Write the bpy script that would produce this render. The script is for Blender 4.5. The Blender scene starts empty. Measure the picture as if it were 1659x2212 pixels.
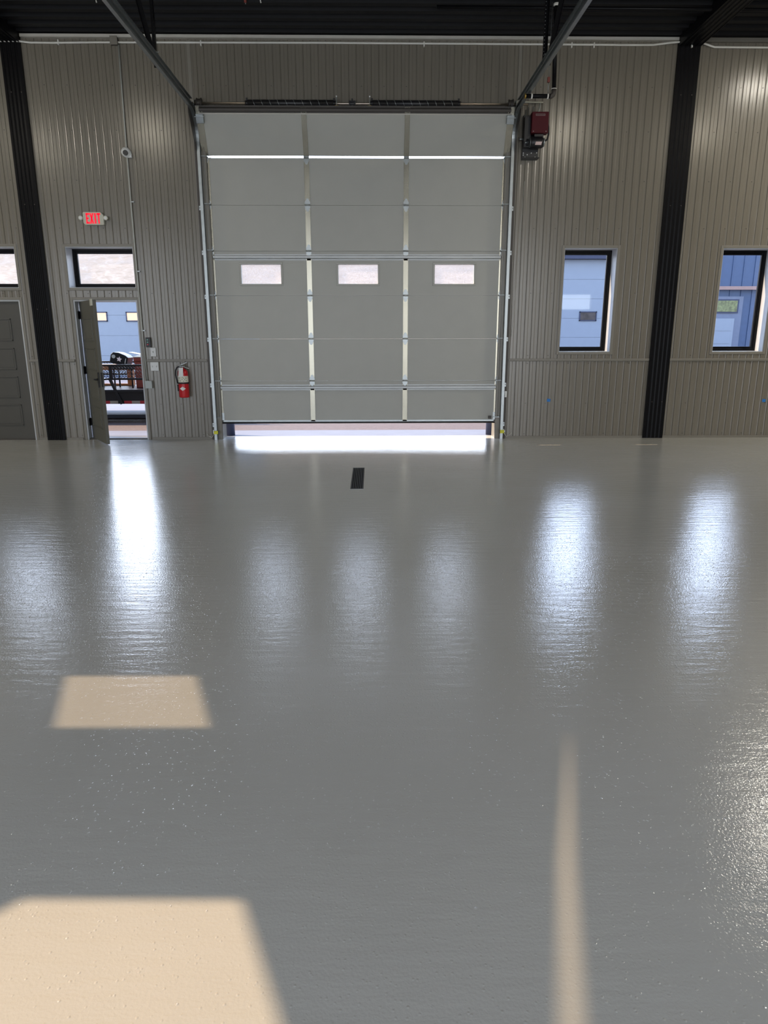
import bpy, bmesh, math, random
from mathutils import Vector, Matrix
from mathutils.geometry import tessellate_polygon
random.seed(4)
S = bpy.context.scene
COL = S.collection
PI = math.pi

# ------------------------------------------------------------------ camera
F_PX = 1503.6
PITCH, YAW, ROLL = 0.2515, 0.0163, -0.0012
CAM = Vector((0.205, -10.57, 1.56))
cy, sy, cp, sp = math.cos(YAW), math.sin(YAW), math.cos(PITCH), math.sin(PITCH)
fwd = Vector((sy*cp, cy*cp, -sp)); rt = Vector((cy, -sy, 0)); up = rt.cross(fwd)
r2 = rt*math.cos(ROLL) + up*math.sin(ROLL); u2 = up*math.cos(ROLL) - rt*math.sin(ROLL)
cd = bpy.data.cameras.new('camera'); cam = bpy.data.objects.new('camera', cd); COL.objects.link(cam)
cd.sensor_fit = 'VERTICAL'; cd.sensor_height = 24.0; cd.lens = F_PX/2212*24.0
cd.clip_start = 0.05; cd.clip_end = 500
M = Matrix((r2, u2, -fwd)).transposed().to_4x4(); M.translation = CAM
cam.matrix_world = M
S.camera = cam

# ------------------------------------------------------------------ sky, sun, added rear fill lamps, rear window daylight
SUN_DIR = Vector((-0.74, 0.20, 0.643)).normalized()       # from the scene towards the sun
W = bpy.data.worlds.new('World'); S.world = W; W.use_nodes = True
nt = W.node_tree; nt.nodes.clear()
o_ = nt.nodes.new('ShaderNodeOutputWorld'); bg = nt.nodes.new('ShaderNodeBackground')
tc = nt.nodes.new('ShaderNodeTexCoord'); sx = nt.nodes.new('ShaderNodeSeparateXYZ'); cr = nt.nodes.new('ShaderNodeValToRGB')
nt.links.new(tc.outputs['Generated'], sx.inputs[0]); nt.links.new(sx.outputs['Z'], cr.inputs[0])
cr.color_ramp.elements[0].position = 0.0; cr.color_ramp.elements[0].color = (0.86, 0.92, 1.0, 1)
cr.color_ramp.elements[1].position = 0.8; cr.color_ramp.elements[1].color = (0.42, 0.60, 1.0, 1)
# brighter hazy sky low on the sunny side of the yard (+Y)
def wn(t, **k):
    n = nt.nodes.new(t)
    for a, b in k.items(): setattr(n, a, b)
    return n
el = wn('ShaderNodeMapRange', interpolation_type='SMOOTHSTEP'); el.inputs[1].default_value = 0.66; el.inputs[2].default_value = 0.30
nt.links.new(sx.outputs['Z'], el.inputs[0])
az = wn('ShaderNodeMapRange', interpolation_type='SMOOTHSTEP'); az.inputs[1].default_value = 0.45; az.inputs[2].default_value = 0.80
nt.links.new(sx.outputs['Y'], az.inputs[0])
hz = wn('ShaderNodeMath', operation='MULTIPLY'); nt.links.new(el.outputs[0], hz.inputs[0]); nt.links.new(az.outputs[0], hz.inputs[1])
st_ = wn('ShaderNodeMath', operation='MULTIPLY_ADD'); st_.inputs[1].default_value = 7.2; st_.inputs[2].default_value = 3.2
nt.links.new(hz.outputs[0], st_.inputs[0]); nt.links.new(st_.outputs[0], bg.inputs[1])
nt.links.new(cr.outputs[0], bg.inputs[0])
nt.links.new(bg.outputs[0], o_.inputs[0])

sd = bpy.data.lights.new('sun', 'SUN'); sd.energy = 16.0; sd.angle = math.radians(0.33); sd.color = (1.0, 0.74, 0.50)
so = bpy.data.objects.new('sun', sd); COL.objects.link(so); so.rotation_euler = SUN_DIR.to_track_quat('Z', 'Y').to_euler()
so.location = SUN_DIR*30

def area(name, loc, rot, sx_, sy_, power, col):
    d = bpy.data.lights.new(name, 'AREA'); d.shape = 'RECTANGLE'; d.size = sx_; d.size_y = sy_; d.energy = power; d.color = col
    o = bpy.data.objects.new(name, d); COL.objects.link(o); o.location = loc; o.rotation_euler = rot
    return o
REAR_FILL = (1.0, 0.945, 0.85)
for x, pw in ((-7.9, 6), (-2.15, 8), (3.6, 32)):
    a_ = area('rear_fill_light', (x, -13.75, 2.25), (PI/2-math.radians(9), 0, 0), 4.2, 4.2, pw, REAR_FILL)   # added fill lamps behind unseen rear openings
    a_.data.spread = math.radians(110)
a_ = area('rear_window_daylight', (7.12, -13.6, 2.58), (PI/2, 0, 0), 1.05, .46, 3.0, (.85, 1.0, 1.0))

S.view_settings.view_transform = 'Standard'; S.view_settings.look = 'None'
S.view_settings.exposure = 0.0; S.view_settings.gamma = 1.0; S.view_settings.use_curve_mapping = False
try:
    S.cycles.max_bounces = 10; S.cycles.diffuse_bounces = 6; S.cycles.glossy_bounces = 5; S.cycles.transparent_max_bounces = 12
    S.cycles.sample_clamp_indirect = 6.0; S.cycles.use_denoising = True
except Exception: pass

# ------------------------------------------------------------------ materials
def _n(nt, t, **k):
    n = nt.nodes.new(t)
    for a, b in k.items(): setattr(n, a, b)
    return n
def mat(name, col, rough=0.5, metal=0.0, var=0.06, nscale=6.0, stretch=(1, 1, 1), bump=0.0, bscale=60.0, spec=0.5,
        coat=0.0, coat_rough=0.1, ior=1.5, emit=None, estr=0.0, rvar=0.0):
    m = bpy.data.materials.new(name); m.use_nodes = True; nt = m.node_tree; b = nt.nodes['Principled BSDF']
    b.inputs['Roughness'].default_value = rough; b.inputs['Metallic'].default_value = metal
    b.inputs['Specular IOR Level'].default_value = spec; b.inputs['IOR'].default_value = ior
    b.inputs['Coat Weight'].default_value = coat; b.inputs['Coat Roughness'].default_value = coat_rough
    tc = _n(nt, 'ShaderNodeTexCoord'); mp = _n(nt, 'ShaderNodeMapping'); mp.inputs['Scale'].default_value = stretch
    nt.links.new(tc.outputs['Object'], mp.inputs[0])
    no = _n(nt, 'ShaderNodeTexNoise'); no.inputs['Scale'].default_value = nscale; no.inputs['Detail'].default_value = 5
    nt.links.new(mp.outputs[0], no.inputs['Vector'])
    mr = _n(nt, 'ShaderNodeMapRange'); mr.inputs[1].default_value = 0.3; mr.inputs[2].default_value = 0.7
    mr.inputs[3].default_value = 1-var; mr.inputs[4].default_value = 1+var
    nt.links.new(no.outputs['Fac'], mr.inputs[0])
    mx = _n(nt, 'ShaderNodeVectorMath', operation='SCALE'); mx.inputs[0].default_value = col[:3]
    nt.links.new(mr.outputs[0], mx.inputs['Scale']); nt.links.new(mx.outputs[0], b.inputs['Base Color'])
    if rvar:
        m2 = _n(nt, 'ShaderNodeMapRange'); m2.inputs[1].default_value = 0.3; m2.inputs[2].default_value = 0.7
        m2.inputs[3].default_value = rough-rvar; m2.inputs[4].default_value = rough+rvar
        nt.links.new(no.outputs['Fac'], m2.inputs[0]); nt.links.new(m2.outputs[0], b.inputs['Roughness'])
    if bump:
        nb = _n(nt, 'ShaderNodeTexNoise'); nb.inputs['Scale'].default_value = bscale; nb.inputs['Detail'].default_value = 3
        nt.links.new(tc.outputs['Object'], nb.inputs['Vector'])
        bp = _n(nt, 'ShaderNodeBump'); bp.inputs['Strength'].default_value = 1.0; bp.inputs['Distance'].default_value = bump
        nt.links.new(nb.outputs['Fac'], bp.inputs['Height']); nt.links.new(bp.outputs[0], b.inputs['Normal'])
    if emit:
        b.inputs['Emission Color'].default_value = (*emit, 1); b.inputs['Emission Strength'].default_value = estr
    return m

M_wall = mat('liner_panel_paint', (0.180, 0.163, 0.132), 0.24, 0.0, 0.05, 3, (8, 1, .3), spec=0.7)
M_trim = mat('trim_paint', (0.205, 0.19, 0.16), 0.36, var=0.03)
M_trimlight = mat('light_trim_paint', (0.52, 0.50, 0.45), 0.45, var=0.04)
M_black = mat('black_metal_paint', (0.006, 0.006, 0.007), 0.34, 0.0, 0.1, spec=0.12)
M_deck = mat('black_deck_paint', (0.008, 0.008, 0.0095), 0.5, spec=0.15, var=0.15, nscale=2)
M_blackplastic = mat('black_plastic', (0.012, 0.012, 0.014), 0.4)
M_rubber = mat('black_rubber', (0.01, 0.01, 0.012), 0.6)
M_door = mat('door_panel_paint', (0.40, 0.40, 0.365), 0.42, var=0.02, nscale=4, bump=0.0003, bscale=180)
M_galv = mat('galvanised_steel', (0.36, 0.385, 0.39), 0.36, 0.85, 0.10, 12, rvar=0.03)
M_stile = mat('galvanised_stile', (0.40, 0.38, 0.31), 0.25, 0.85, 0.08, 5, (1, 1, .4), rvar=0.02)
M_shaft = mat('steel_shaft', (0.62, 0.54, 0.44), 0.3, 0.9, 0.1)
M_darkbrown = mat('dark_brown_steel', (0.07, 0.062, 0.055), 0.5, 0.3)  # plain dark brown steel for brackets, covers and small fittings
M_brass = mat('yellow_zinc', (0.5, 0.33, 0.08), 0.35, 0.8)
M_white = mat('white_plastic', (0.72, 0.73, 0.72), 0.4, var=0.02)
M_ivory = mat('ivory_plastic', (0.50, 0.50, 0.42), 0.4, var=0.03)
M_reveal = mat('reveal_paint', (0.50, 0.52, 0.54), 0.45, var=0.03)
M_greybox = mat('grey_box_paint', (0.42, 0.45, 0.44), 0.45, var=0.03)
M_conduit = mat('conduit_paint', (0.40, 0.41, 0.38), 0.4, 0.2)
M_whitepipe = mat('white_cable', (0.72, 0.71, 0.66), 0.4, var=0.03)
M_mdoor = mat('brown_grey_door_paint', (0.115, 0.112, 0.092), 0.42, var=0.03)
M_mdoor2 = mat('charcoal_door_paint', (0.072, 0.068, 0.058), 0.45, var=0.03)
M_red = mat('red_enamel', (0.52, 0.012, 0.018), 0.28, var=0.05)
M_dred = mat('dark_red_enamel', (0.065, 0.001, 0.006), 0.5, spec=0.25, var=0.05)
M_label = mat('paper_label', (0.70, 0.72, 0.70), 0.6, var=0.04)
M_cream = mat('cream_label', (0.66, 0.66, 0.55), 0.6, var=0.05, nscale=60)
M_blue = mat('blue_tape', (0.02, 0.17, 0.50), 0.6)
M_yellow = mat('yellow_plastic', (0.62, 0.60, 0.03), 0.4)
M_exitred = mat('lit_red_letters', (0.3, 0.0, 0.01), 0.4, emit=(1, 0.0, 0.02), estr=1.2)
M_dots = mat('green_button', (0.2, 0.45, 0.38), 0.4)
M_dots2 = mat('red_button', (0.6, 0.04, 0.06), 0.4)
M_oppdoor = mat('lavender_garage_door_paint', (0.27, 0.315, 0.375), 0.5, var=0.02)
M_oppwall = mat('blue_metal_siding', (0.052, 0.092, 0.18), 0.45, var=0.06)
M_oppwall2 = mat('grey_blue_siding', (0.15, 0.18, 0.25), 0.5, var=0.06)
M_oppframe = mat('muted_blue_frame', (0.035, 0.045, 0.09), 0.5)
M_pink = mat('salmon_canopy_trim', (0.34, 0.22, 0.19), 0.5)
M_reflpane = mat('warm_reflection_pane', (0.6, 0.4, 0.25), 0.3, emit=(1.0, 0.66, 0.42), estr=0.7)  # orange reflection in the opposite panes, put in as a glow
M_greenpane = mat('greenery_reflection_pane', (0.16, 0.18, 0.07), 0.2, var=0.6, nscale=9)  # reflected greenery painted into the pane colour
M_darkpane = mat('dull_pane', (0.06, 0.05, 0.05), 0.25, var=0.4, nscale=5)
M_concrete = mat('concrete', (0.085, 0.10, 0.14), 0.75, var=0.06, nscale=3, bump=0.002, bscale=40)
M_gravel = mat('brown_gravel', (0.065, 0.05, 0.052), 0.9, var=0.35, nscale=26, stretch=(.4, 2, 1), bump=0.01, bscale=30)
M_hill = mat('dry_grass_hill', (0.088, 0.078, 0.064), 0.9, var=0.22, nscale=0.35, stretch=(1, .4, 2.5), bump=0.1, bscale=2)
M_trailer = mat('trailer_black_paint', (0.006, 0.007, 0.010), 0.4, spec=0.3)
M_mesh = mat('worn_mesh_steel', (0.06, 0.055, 0.06), 0.4, 0.3)
M_tapered = mat('red_reflector', (0.24, 0.006, 0.018), 0.4)
M_tapewhite = mat('white_reflector', (0.20, 0.195, 0.18), 0.4)
M_toolred = mat('faded_red_steel', (0.20, 0.035, 0.025), 0.45)
M_wood = mat('orange_wood', (0.30, 0.12, 0.035), 0.6, var=0.2, nscale=5, stretch=(.3, 4, 4))
M_roofpanel = mat('light_deck', (0.3, 0.3, 0.3), 0.7)
M_tyre = mat('tyre_rubber', (0.02, 0.02, 0.022), 0.8)

# glossy epoxy floor
def floor_mat():
    m = bpy.data.materials.new('grey_epoxy'); m.use_nodes = True; nt = m.node_tree; b = nt.nodes['Principled BSDF']
    tc = _n(nt, 'ShaderNodeTexCoord')
    n1 = _n(nt, 'ShaderNodeTexNoise'); n1.inputs['Scale'].default_value = 0.9; n1.inputs['Detail'].default_value = 5
    nt.links.new(tc.outputs['Object'], n1.inputs['Vector'])
    cr = _n(nt, 'ShaderNodeValToRGB'); cr.color_ramp.elements[0].position = .3; cr.color_ramp.elements[1].position = .7
    cr.color_ramp.elements[0].color = (0.43, 0.43, 0.40, 1); cr.color_ramp.elements[1].color = (0.46, 0.46, 0.43, 1)
    nt.links.new(n1.outputs['Fac'], cr.inputs[0]); nt.links.new(cr.outputs[0], b.inputs['Base Color'])
    b.inputs['Roughness'].default_value = 0.16; b.inputs['IOR'].default_value = 2.15; b.inputs['Specular IOR Level'].default_value = 0.5
    mp = _n(nt, 'ShaderNodeMapping'); mp.inputs['Scale'].default_value = (0.5, 1.6, 1)
    nt.links.new(tc.outputs['Object'], mp.inputs[0])
    n4 = _n(nt, 'ShaderNodeTexNoise'); n4.inputs['Scale'].default_value = 1.3; n4.inputs['Detail'].default_value = 6; n4.inputs['Roughness'].default_value = 0.7
    nt.links.new(mp.outputs[0], n4.inputs['Vector'])
    mr = _n(nt, 'ShaderNodeMapRange'); mr.inputs[1].default_value = .35; mr.inputs[2].default_value = .65; mr.inputs[3].default_value = .11; mr.inputs[4].default_value = .17
    nt.links.new(n4.outputs['Fac'], mr.inputs[0]); nt.links.new(mr.outputs[0], b.inputs['Roughness'])
    n2 = _n(nt, 'ShaderNodeTexNoise'); n2.inputs['Scale'].default_value = 110; n2.inputs['Detail'].default_value = 2
    n3 = _n(nt, 'ShaderNodeTexNoise'); n3.inputs['Scale'].default_value = 14; n3.inputs['Detail'].default_value = 3
    vo = _n(nt, 'ShaderNodeTexVoronoi'); vo.inputs['Scale'].default_value = 48
    for n in (n2, vo): nt.links.new(tc.outputs['Object'], n.inputs['Vector'])
    vr = _n(nt, 'ShaderNodeMapRange'); vr.inputs[1].default_value = 0.0; vr.inputs[2].default_value = 0.22; vr.inputs[3].default_value = 1.0; vr.inputs[4].default_value = 0.0
    nt.links.new(vo.outputs['Distance'], vr.inputs[0])
    b1 = _n(nt, 'ShaderNodeBump'); b1.inputs['Distance'].default_value = 0.0009
    b2 = _n(nt, 'ShaderNodeBump'); b2.inputs['Distance'].default_value = 0.0022
    b3 = _n(nt, 'ShaderNodeBump'); b3.inputs['Distance'].default_value = 0.0012; b3.inputs['Strength'].default_value = 0.9
    m5 = _n(nt, 'ShaderNodeMapping'); m5.inputs['Scale'].default_value = (0.3, 1.5, 1); nt.links.new(tc.outputs['Object'], m5.inputs[0]); nt.links.new(m5.outputs[0], n3.inputs['Vector'])
    nt.links.new(n2.outputs['Fac'], b1.inputs['Height']); nt.links.new(n3.outputs['Fac'], b2.inputs['Height']); nt.links.new(vr.outputs[0], b3.inputs['Height'])
    nt.links.new(b2.outputs[0], b1.inputs['Normal']); nt.links.new(b1.outputs[0], b3.inputs['Normal'])
    nt.links.new(b3.outputs[0], b.inputs['Normal'])
    return m
M_floor = floor_mat()

def glass_mat(name, tint=(0.95, 0.97, 1.0), refl=1.0):
    m = bpy.data.materials.new(name); m.use_nodes = True; nt = m.node_tree; nt.nodes.clear()
    o = _n(nt, 'ShaderNodeOutputMaterial'); mx = _n(nt, 'ShaderNodeMixShader'); t = _n(nt, 'ShaderNodeBsdfTransparent'); g = _n(nt, 'ShaderNodeBsdfGlossy')
    fr = _n(nt, 'ShaderNodeFresnel'); fr.inputs['IOR'].default_value = 1.5
    ml = _n(nt, 'ShaderNodeMath', operation='MULTIPLY'); ml.inputs[1].default_value = refl*1.6; ml.use_clamp = True
    t.inputs[0].default_value = (*tint, 1); g.inputs['Roughness'].default_value = 0.02
    ge = _n(nt, 'ShaderNodeNewGeometry'); ib = _n(nt, 'ShaderNodeMath', operation='SUBTRACT'); ib.inputs[0].default_value = 1.0
    nt.links.new(ge.outputs['Backfacing'], ib.inputs[1]); m2 = _n(nt, 'ShaderNodeMath', operation='MULTIPLY')      # reflect at the outer faces only
    nt.links.new(fr.outputs[0], ml.inputs[0]); nt.links.new(ml.outputs[0], m2.inputs[0]); nt.links.new(ib.outputs[0], m2.inputs[1]); nt.links.new(m2.outputs[0], mx.inputs[0]); nt.links.new(t.outputs[0], mx.inputs[1]); nt.links.new(g.outputs[0], mx.inputs[2]); nt.links.new(mx.outputs[0], o.inputs[0])
    return m
M_glass = glass_mat('clear_glass')
def film_mat(name, sc, stretch, mixf, col):
    m = bpy.data.materials.new(name); m.use_nodes = True; nt = m.node_tree; nt.nodes.clear()
    o = _n(nt, 'ShaderNodeOutputMaterial'); mx = _n(nt, 'ShaderNodeMixShader'); t = _n(nt, 'ShaderNodeBsdfTransparent'); tl = _n(nt, 'ShaderNodeBsdfTranslucent')
    tc = _n(nt, 'ShaderNodeTexCoord'); mp = _n(nt, 'ShaderNodeMapping'); mp.inputs['Scale'].default_value = stretch
    no = _n(nt, 'ShaderNodeTexNoise'); no.inputs['Scale'].default_value = sc; no.inputs['Detail'].default_value = 8; no.inputs['Roughness'].default_value = .7; no.inputs['Distortion'].default_value = 1.0
    nt.links.new(tc.outputs['Object'], mp.inputs[0]); nt.links.new(mp.outputs[0], no.inputs['Vector'])
    mr = _n(nt, 'ShaderNodeMapRange'); mr.inputs[1].default_value = .35; mr.inputs[2].default_value = .65; mr.inputs[3].default_value = mixf[0]; mr.inputs[4].default_value = mixf[1]
    nt.links.new(no.outputs['Fac'], mr.inputs[0]); nt.links.new(mr.outputs[0], mx.inputs[0])
    tl.inputs[0].default_value = (*col, 1)
    nt.links.new(t.outputs[0], mx.inputs[1]); nt.links.new(tl.outputs[0], mx.inputs[2]); nt.links.new(mx.outputs[0], o.inputs[0])
    return m
M_film = film_mat('wrinkled_film', 9, (1, 1, 2.4), (0.0, 0.12), (.80, .78, .74))
M_acrylic = film_mat('frosted_acrylic', 60, (1, 1, 1), (0.0, 0.12), (1, .93, .9))

# ------------------------------------------------------------------ mesh builder
class MB:
    def __init__(s): s.v = []; s.f = []; s.m = []; s.sm = []
    def add(s, vs, fs, mi=0, smooth=False):
        b = len(s.v); s.v += [Vector(v) for v in vs]
        for f in fs: s.f.append([b+i for i in f]); s.m.append(mi); s.sm.append(smooth)
        return s
    def box(s, x0, x1, y0, y1, z0, z1, mi=0, T=None):
        if x0 > x1: x0, x1 = x1, x0
        if y0 > y1: y0, y1 = y1, y0
        if z0 > z1: z0, z1 = z1, z0
        vs = [Vector(p) for p in ((x0, y0, z0), (x1, y0, z0), (x1, y1, z0), (x0, y1, z0), (x0, y0, z1), (x1, y0, z1), (x1, y1, z1), (x0, y1, z1))]
        if T: vs = [T @ v for v in vs]
        return s.add(vs, [(0, 3, 2, 1), (4, 5, 6, 7), (0, 1, 5, 4), (1, 2, 6, 5), (2, 3, 7, 6), (3, 0, 4, 7)], mi)
    def bar(s, p0, p1, w, h, mi=0, upv=(0, 0, 1)):
        p0 = Vector(p0); p1 = Vector(p1); d = (p1-p0).normalized(); u = Vector(upv)
        if abs(d.dot(u)) > .98: u = Vector((0, 1, 0))
        a = d.cross(u).normalized()*w/2; b = a.cross(d).normalized()*h/2
        vs = [p0-a-b, p0+a-b, p0+a+b, p0-a+b, p1-a-b, p1+a-b, p1+a+b, p1-a+b]
        return s.add(vs, [(0, 1, 2, 3), (7, 6, 5, 4), (0, 4, 5, 1), (1, 5, 6, 2), (2, 6, 7, 3), (3, 7, 4, 0)], mi)
    def tube(s, path, r, n=12, mi=0, caps=True):
        P = [Vector(p) for p in path]; R = r if isinstance(r, (list, tuple)) else [r]*len(P)
        vs = []; fs = []; pa = None
        for i, p in enumerate(P):
            d = (P[min(i+1, len(P)-1)]-P[max(i-1, 0)]).normalized()
            if pa is None:
                u = Vector((0, 0, 1)) if abs(d.z) < .9 else Vector((1, 0, 0)); pa = d.cross(u).normalized()
            else: pa = (pa-d*pa.dot(d)).normalized()
            b = d.cross(pa)
            for k in range(n):
                t = 2*PI*k/n; vs.append(p+(pa*math.cos(t)+b*math.sin(t))*R[i])
        for i in range(len(P)-1):
            for k in range(n): fs.append((i*n+k, i*n+(k+1) % n, (i+1)*n+(k+1) % n, (i+1)*n+k))
        s.add(vs, fs, mi, True)
        if caps:
            b0 = len(s.v)-len(vs)
            s.f.append([b0+k for k in range(n)][::-1]); s.m.append(mi); s.sm.append(False)
            s.f.append([b0+(len(P)-1)*n+k for k in range(n)]); s.m.append(mi); s.sm.append(False)
        return s
    def prism(s, poly, y0, y1, mi=0, T=None, axis='Y'):
        n = len(poly)
        if axis == 'Y': mk = lambda a, b, t: Vector((a, t, b))
        elif axis == 'X': mk = lambda a, b, t: Vector((t, a, b))
        else: mk = lambda a, b, t: Vector((a, b, t))
        vs = [mk(a, b, y0) for a, b in poly]+[mk(a, b, y1) for a, b in poly]
        if T: vs = [T @ v for v in vs]
        tri = tessellate_polygon([[Vector((a, b, 0)) for a, b in poly]])
        fs = [tuple(t) for t in tri]+[tuple(i+n for i in reversed(t)) for t in tri]+[(i, (i+1) % n, (i+1) % n+n, i+n) for i in range(n)]
        return s.add(vs, fs, mi)
    def rev(s, prof, c, n=24, mi=0, axis='Z'):
        c = Vector(c); vs = []; fs = []
        for r, h in prof:
            for k in range(n):
                t = 2*PI*k/n
                p = Vector((r*math.cos(t), r*math.sin(t), h)) if axis == 'Z' else (Vector((h, r*math.cos(t), r*math.sin(t))) if axis == 'X' else Vector((r*math.cos(t), h, r*math.sin(t))))
                vs.append(c+p)
        for i in range(len(prof)-1):
            for k in range(n): fs.append((i*n+k, i*n+(k+1) % n, (i+1)*n+(k+1) % n, (i+1)*n+k))
        fs.append(tuple(range(n))[::-1]); fs.append(tuple((len(prof)-1)*n+k for k in range(n)))
        return s.add(vs, fs, mi, True)
    def build(s, name, mats, parent=None, bevel=0.0, fix=True):
        root = Vector((0, 0, 0)); p = parent
        if parent is not None: root = parent['_o'] if '_o' in parent else Vector((0, 0, 0)); root = Vector(root)
        me = bpy.data.meshes.new(name); me.from_pydata([v-root for v in s.v], [], s.f)
        if not isinstance(mats, (list, tuple)): mats = [mats]
        for m in mats: me.materials.append(m)
        for i, p_ in enumerate(me.polygons): p_.material_index = s.m[i]; p_.use_smooth = s.sm[i]
        if fix:
            bm = bmesh.new(); bm.from_mesh(me); bmesh.ops.recalc_face_normals(bm, faces=bm.faces); bm.to_mesh(me); bm.free()
        o = bpy.data.objects.new(name, me); COL.objects.link(o)
        if parent is not None: o.parent = parent; o['_o'] = root
        if bevel:
            b = o.modifiers.new('bevel', 'BEVEL'); b.width = bevel; b.segments = 2; b.limit_method = 'ANGLE'; b.angle_limit = math.radians(40); b.harden_normals = False
        return o

def tag(o, label=None, cat=None, group=None, kind=None):
    if label: o['label'] = label
    if cat: o['category'] = cat
    if group: o['group'] = group
    if kind: o['kind'] = kind
    return o
def thing(name, label, cat, loc, group=None, kind=None):
    o = bpy.data.objects.new(name, None); COL.objects.link(o); o.location = loc; o['_o'] = Vector(loc); o.empty_display_size = .1
    return tag(o, label, cat, group, kind)
def stamp(o, dx, dy=0, dz=0, label=None):
    """copy of a thing with its parts and sub-parts, moved"""
    r = o.copy(); COL.objects.link(r); r.location = o.location+Vector((dx, dy, dz))
    if label: r['label'] = label
    for ch in [c for c in COL.objects if c.parent == o]:
        c = ch.copy(); COL.objects.link(c); c.parent = r
        for g in [g for g in COL.objects if g.parent == ch]:
            d = g.copy(); COL.objects.link(d); d.parent = c
    return r

# ------------------------------------------------------------------ dimensions
WT = 0.30                     # wall thickness
XL, XR, YB, ZC = -13.0, 13.0, -13.5, 5.40
OPEN = [(-2.07, 2.07, 0.0, 4.27), (-4.11, -3.19, 0.0, 2.03), (-5.80, -4.875, 0.0, 2.03),
        (-4.145, -3.19, 2.195, 2.753), (-5.80, -4.86, 2.195, 2.753),
        (2.975, 3.740, 1.285, 2.740), (5.27, 6.035, 1.285, 2.740)]
ZW = 5.45
def wall_profile():
    pts = []; x = XL; p = 0.1016
    base = [(0.0, -.002), (.003, .005), (.006, .005), (.012, -.003), (.050, -.003), (.057, .0005), (.095, .0005)]
    while x < XR:
        for a, y in base: pts.append((x+a, y))
        x += p
    return pts
def interp(pts, x):
    for i in range(len(pts)-1):
        if pts[i][0] <= x <= pts[i+1][0]:
            t = (x-pts[i][0])/(pts[i+1][0]-pts[i][0]+1e-9); return pts[i][1]*(1-t)+pts[i+1][1]*t
    return 0
pr = wall_profile()
xs = sorted(set([round(a, 5) for a, _ in pr]+[e for o in OPEN for e in o[:2]]))
pd = {round(a, 5): y for a, y in pr}
wall = MB(); k = 0
for a, b in zip(xs[:-1], xs[1:]):
    if b-a < 1e-5: continue
    mid = (a+b)/2; zz = [(0, ZW)]
    for o in OPEN:
        if o[0] < mid < o[1]:
            nz = []
            for z0, z1 in zz:
                if o[2] > z0: nz.append((z0, min(z1, o[2])))
                if o[3] < z1: nz.append((max(z0, o[3]), z1))
                if o[2] >= z1 or o[3] <= z0: pass
            zz = sorted(set([t for t in nz if t[1]-t[0] > 1e-4]))
            # keep only pieces that do not cover the opening
            zz = [t for t in zz if not (t[0] < o[3]-1e-4 and t[1] > o[2]+1e-4)]
    if len([o for o in OPEN if o[0] < mid < o[1]]) == 2:
        os_ = sorted([o for o in OPEN if o[0] < mid < o[1]], key=lambda o: o[2]); zz = [(os_[0][3], os_[1][2]), (os_[1][3], ZW)]
    ya = pd.get(a, None); yb = pd.get(b, None)
    if ya is None: ya = interp(pr, a)
    if yb is None: yb = interp(pr, b)
    for z0, z1 in zz:
        wall.add([(a, ya, z0), (b, yb, z0), (b, yb, z1), (a, ya, z1)], [(0, 1, 2, 3)], 0)
        wall.add([(a, WT, z0), (b, WT, z0), (b, WT, z1), (a, WT, z1)], [(3, 2, 1, 0)], 1)
# screw heads in rows
for z in (0.07, 0.53, 1.12, 1.235, 2.12, 3.0, 3.62, 4.25, 4.80):
    x = XL+0.0748+0.1016*2
    while x < XR:
        if not any(o[0]-.05 < x < o[1]+.05 and o[2]-.05 < z < o[3]+.05 for o in OPEN):
            wall.add([(x+.0065*math.cos(t*PI/3), -.0005, z+.0065*math.sin(t*PI/3)) for t in range(6)]+[(x+.005*math.cos(t*PI/3), -.005, z+.005*math.sin(t*PI/3)) for t in range(6)],
                     [(6, 7, 8, 9, 10, 11)]+[(t, (t+1) % 6, (t+1) % 6+6, t+6) for t in range(6)], 2)
        x += 0.3048
# lining of the openings through the wall thickness
for (x0, x1, z0, z1) in OPEN:
    if x1-x0 < 3: continue
    wall.box(x0-.012, x0, 0.02, WT, z0, z1, 1); wall.box(x1, x1+.012, 0.02, WT, z0, z1, 1); wall.box(x0, x1, 0.02, WT, z1, z1+.012, 1)
w = wall.build('wall_front', [M_wall, M_mdoor, M_darkbrown], fix=False); w['kind'] = 'structure'

fl = MB().box(XL, XR, YB, WT, -.12, 0.0).build('floor', M_floor); fl['kind'] = 'structure'
for nm, x0, x1 in (('wall_left', XL-.15, XL), ('wall_right', XR, XR+.15)):
    o = MB().box(x0, x1, YB, WT, 0, ZW).build(nm, M_wall); o['kind'] = 'structure'
bw = MB(); cut = [(-7.9, 4.3), (-2.15, 4.3), (3.6, 4.3)]; x = XL  # wide rear openings added to let the fill lamps in
for cx, wd in cut: bw.box(x, cx-wd/2, YB-.2, YB, 0, ZW); x = cx+wd/2
bw.box(x, 6.58, YB-.2, YB, 0, ZW); bw.box(7.66, XR, YB-.2, YB, 0, ZW); bw.box(6.58, 7.66, YB-.2, YB, 0, 2.33); bw.box(6.58, 7.66, YB-.2, YB, 2.83, ZW)
for cx, wd in cut: bw.box(cx-wd/2, cx+wd/2, YB-.2, YB, 4.35, ZW)
bw.build('wall_back', M_wall)['kind'] = 'structure'

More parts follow.
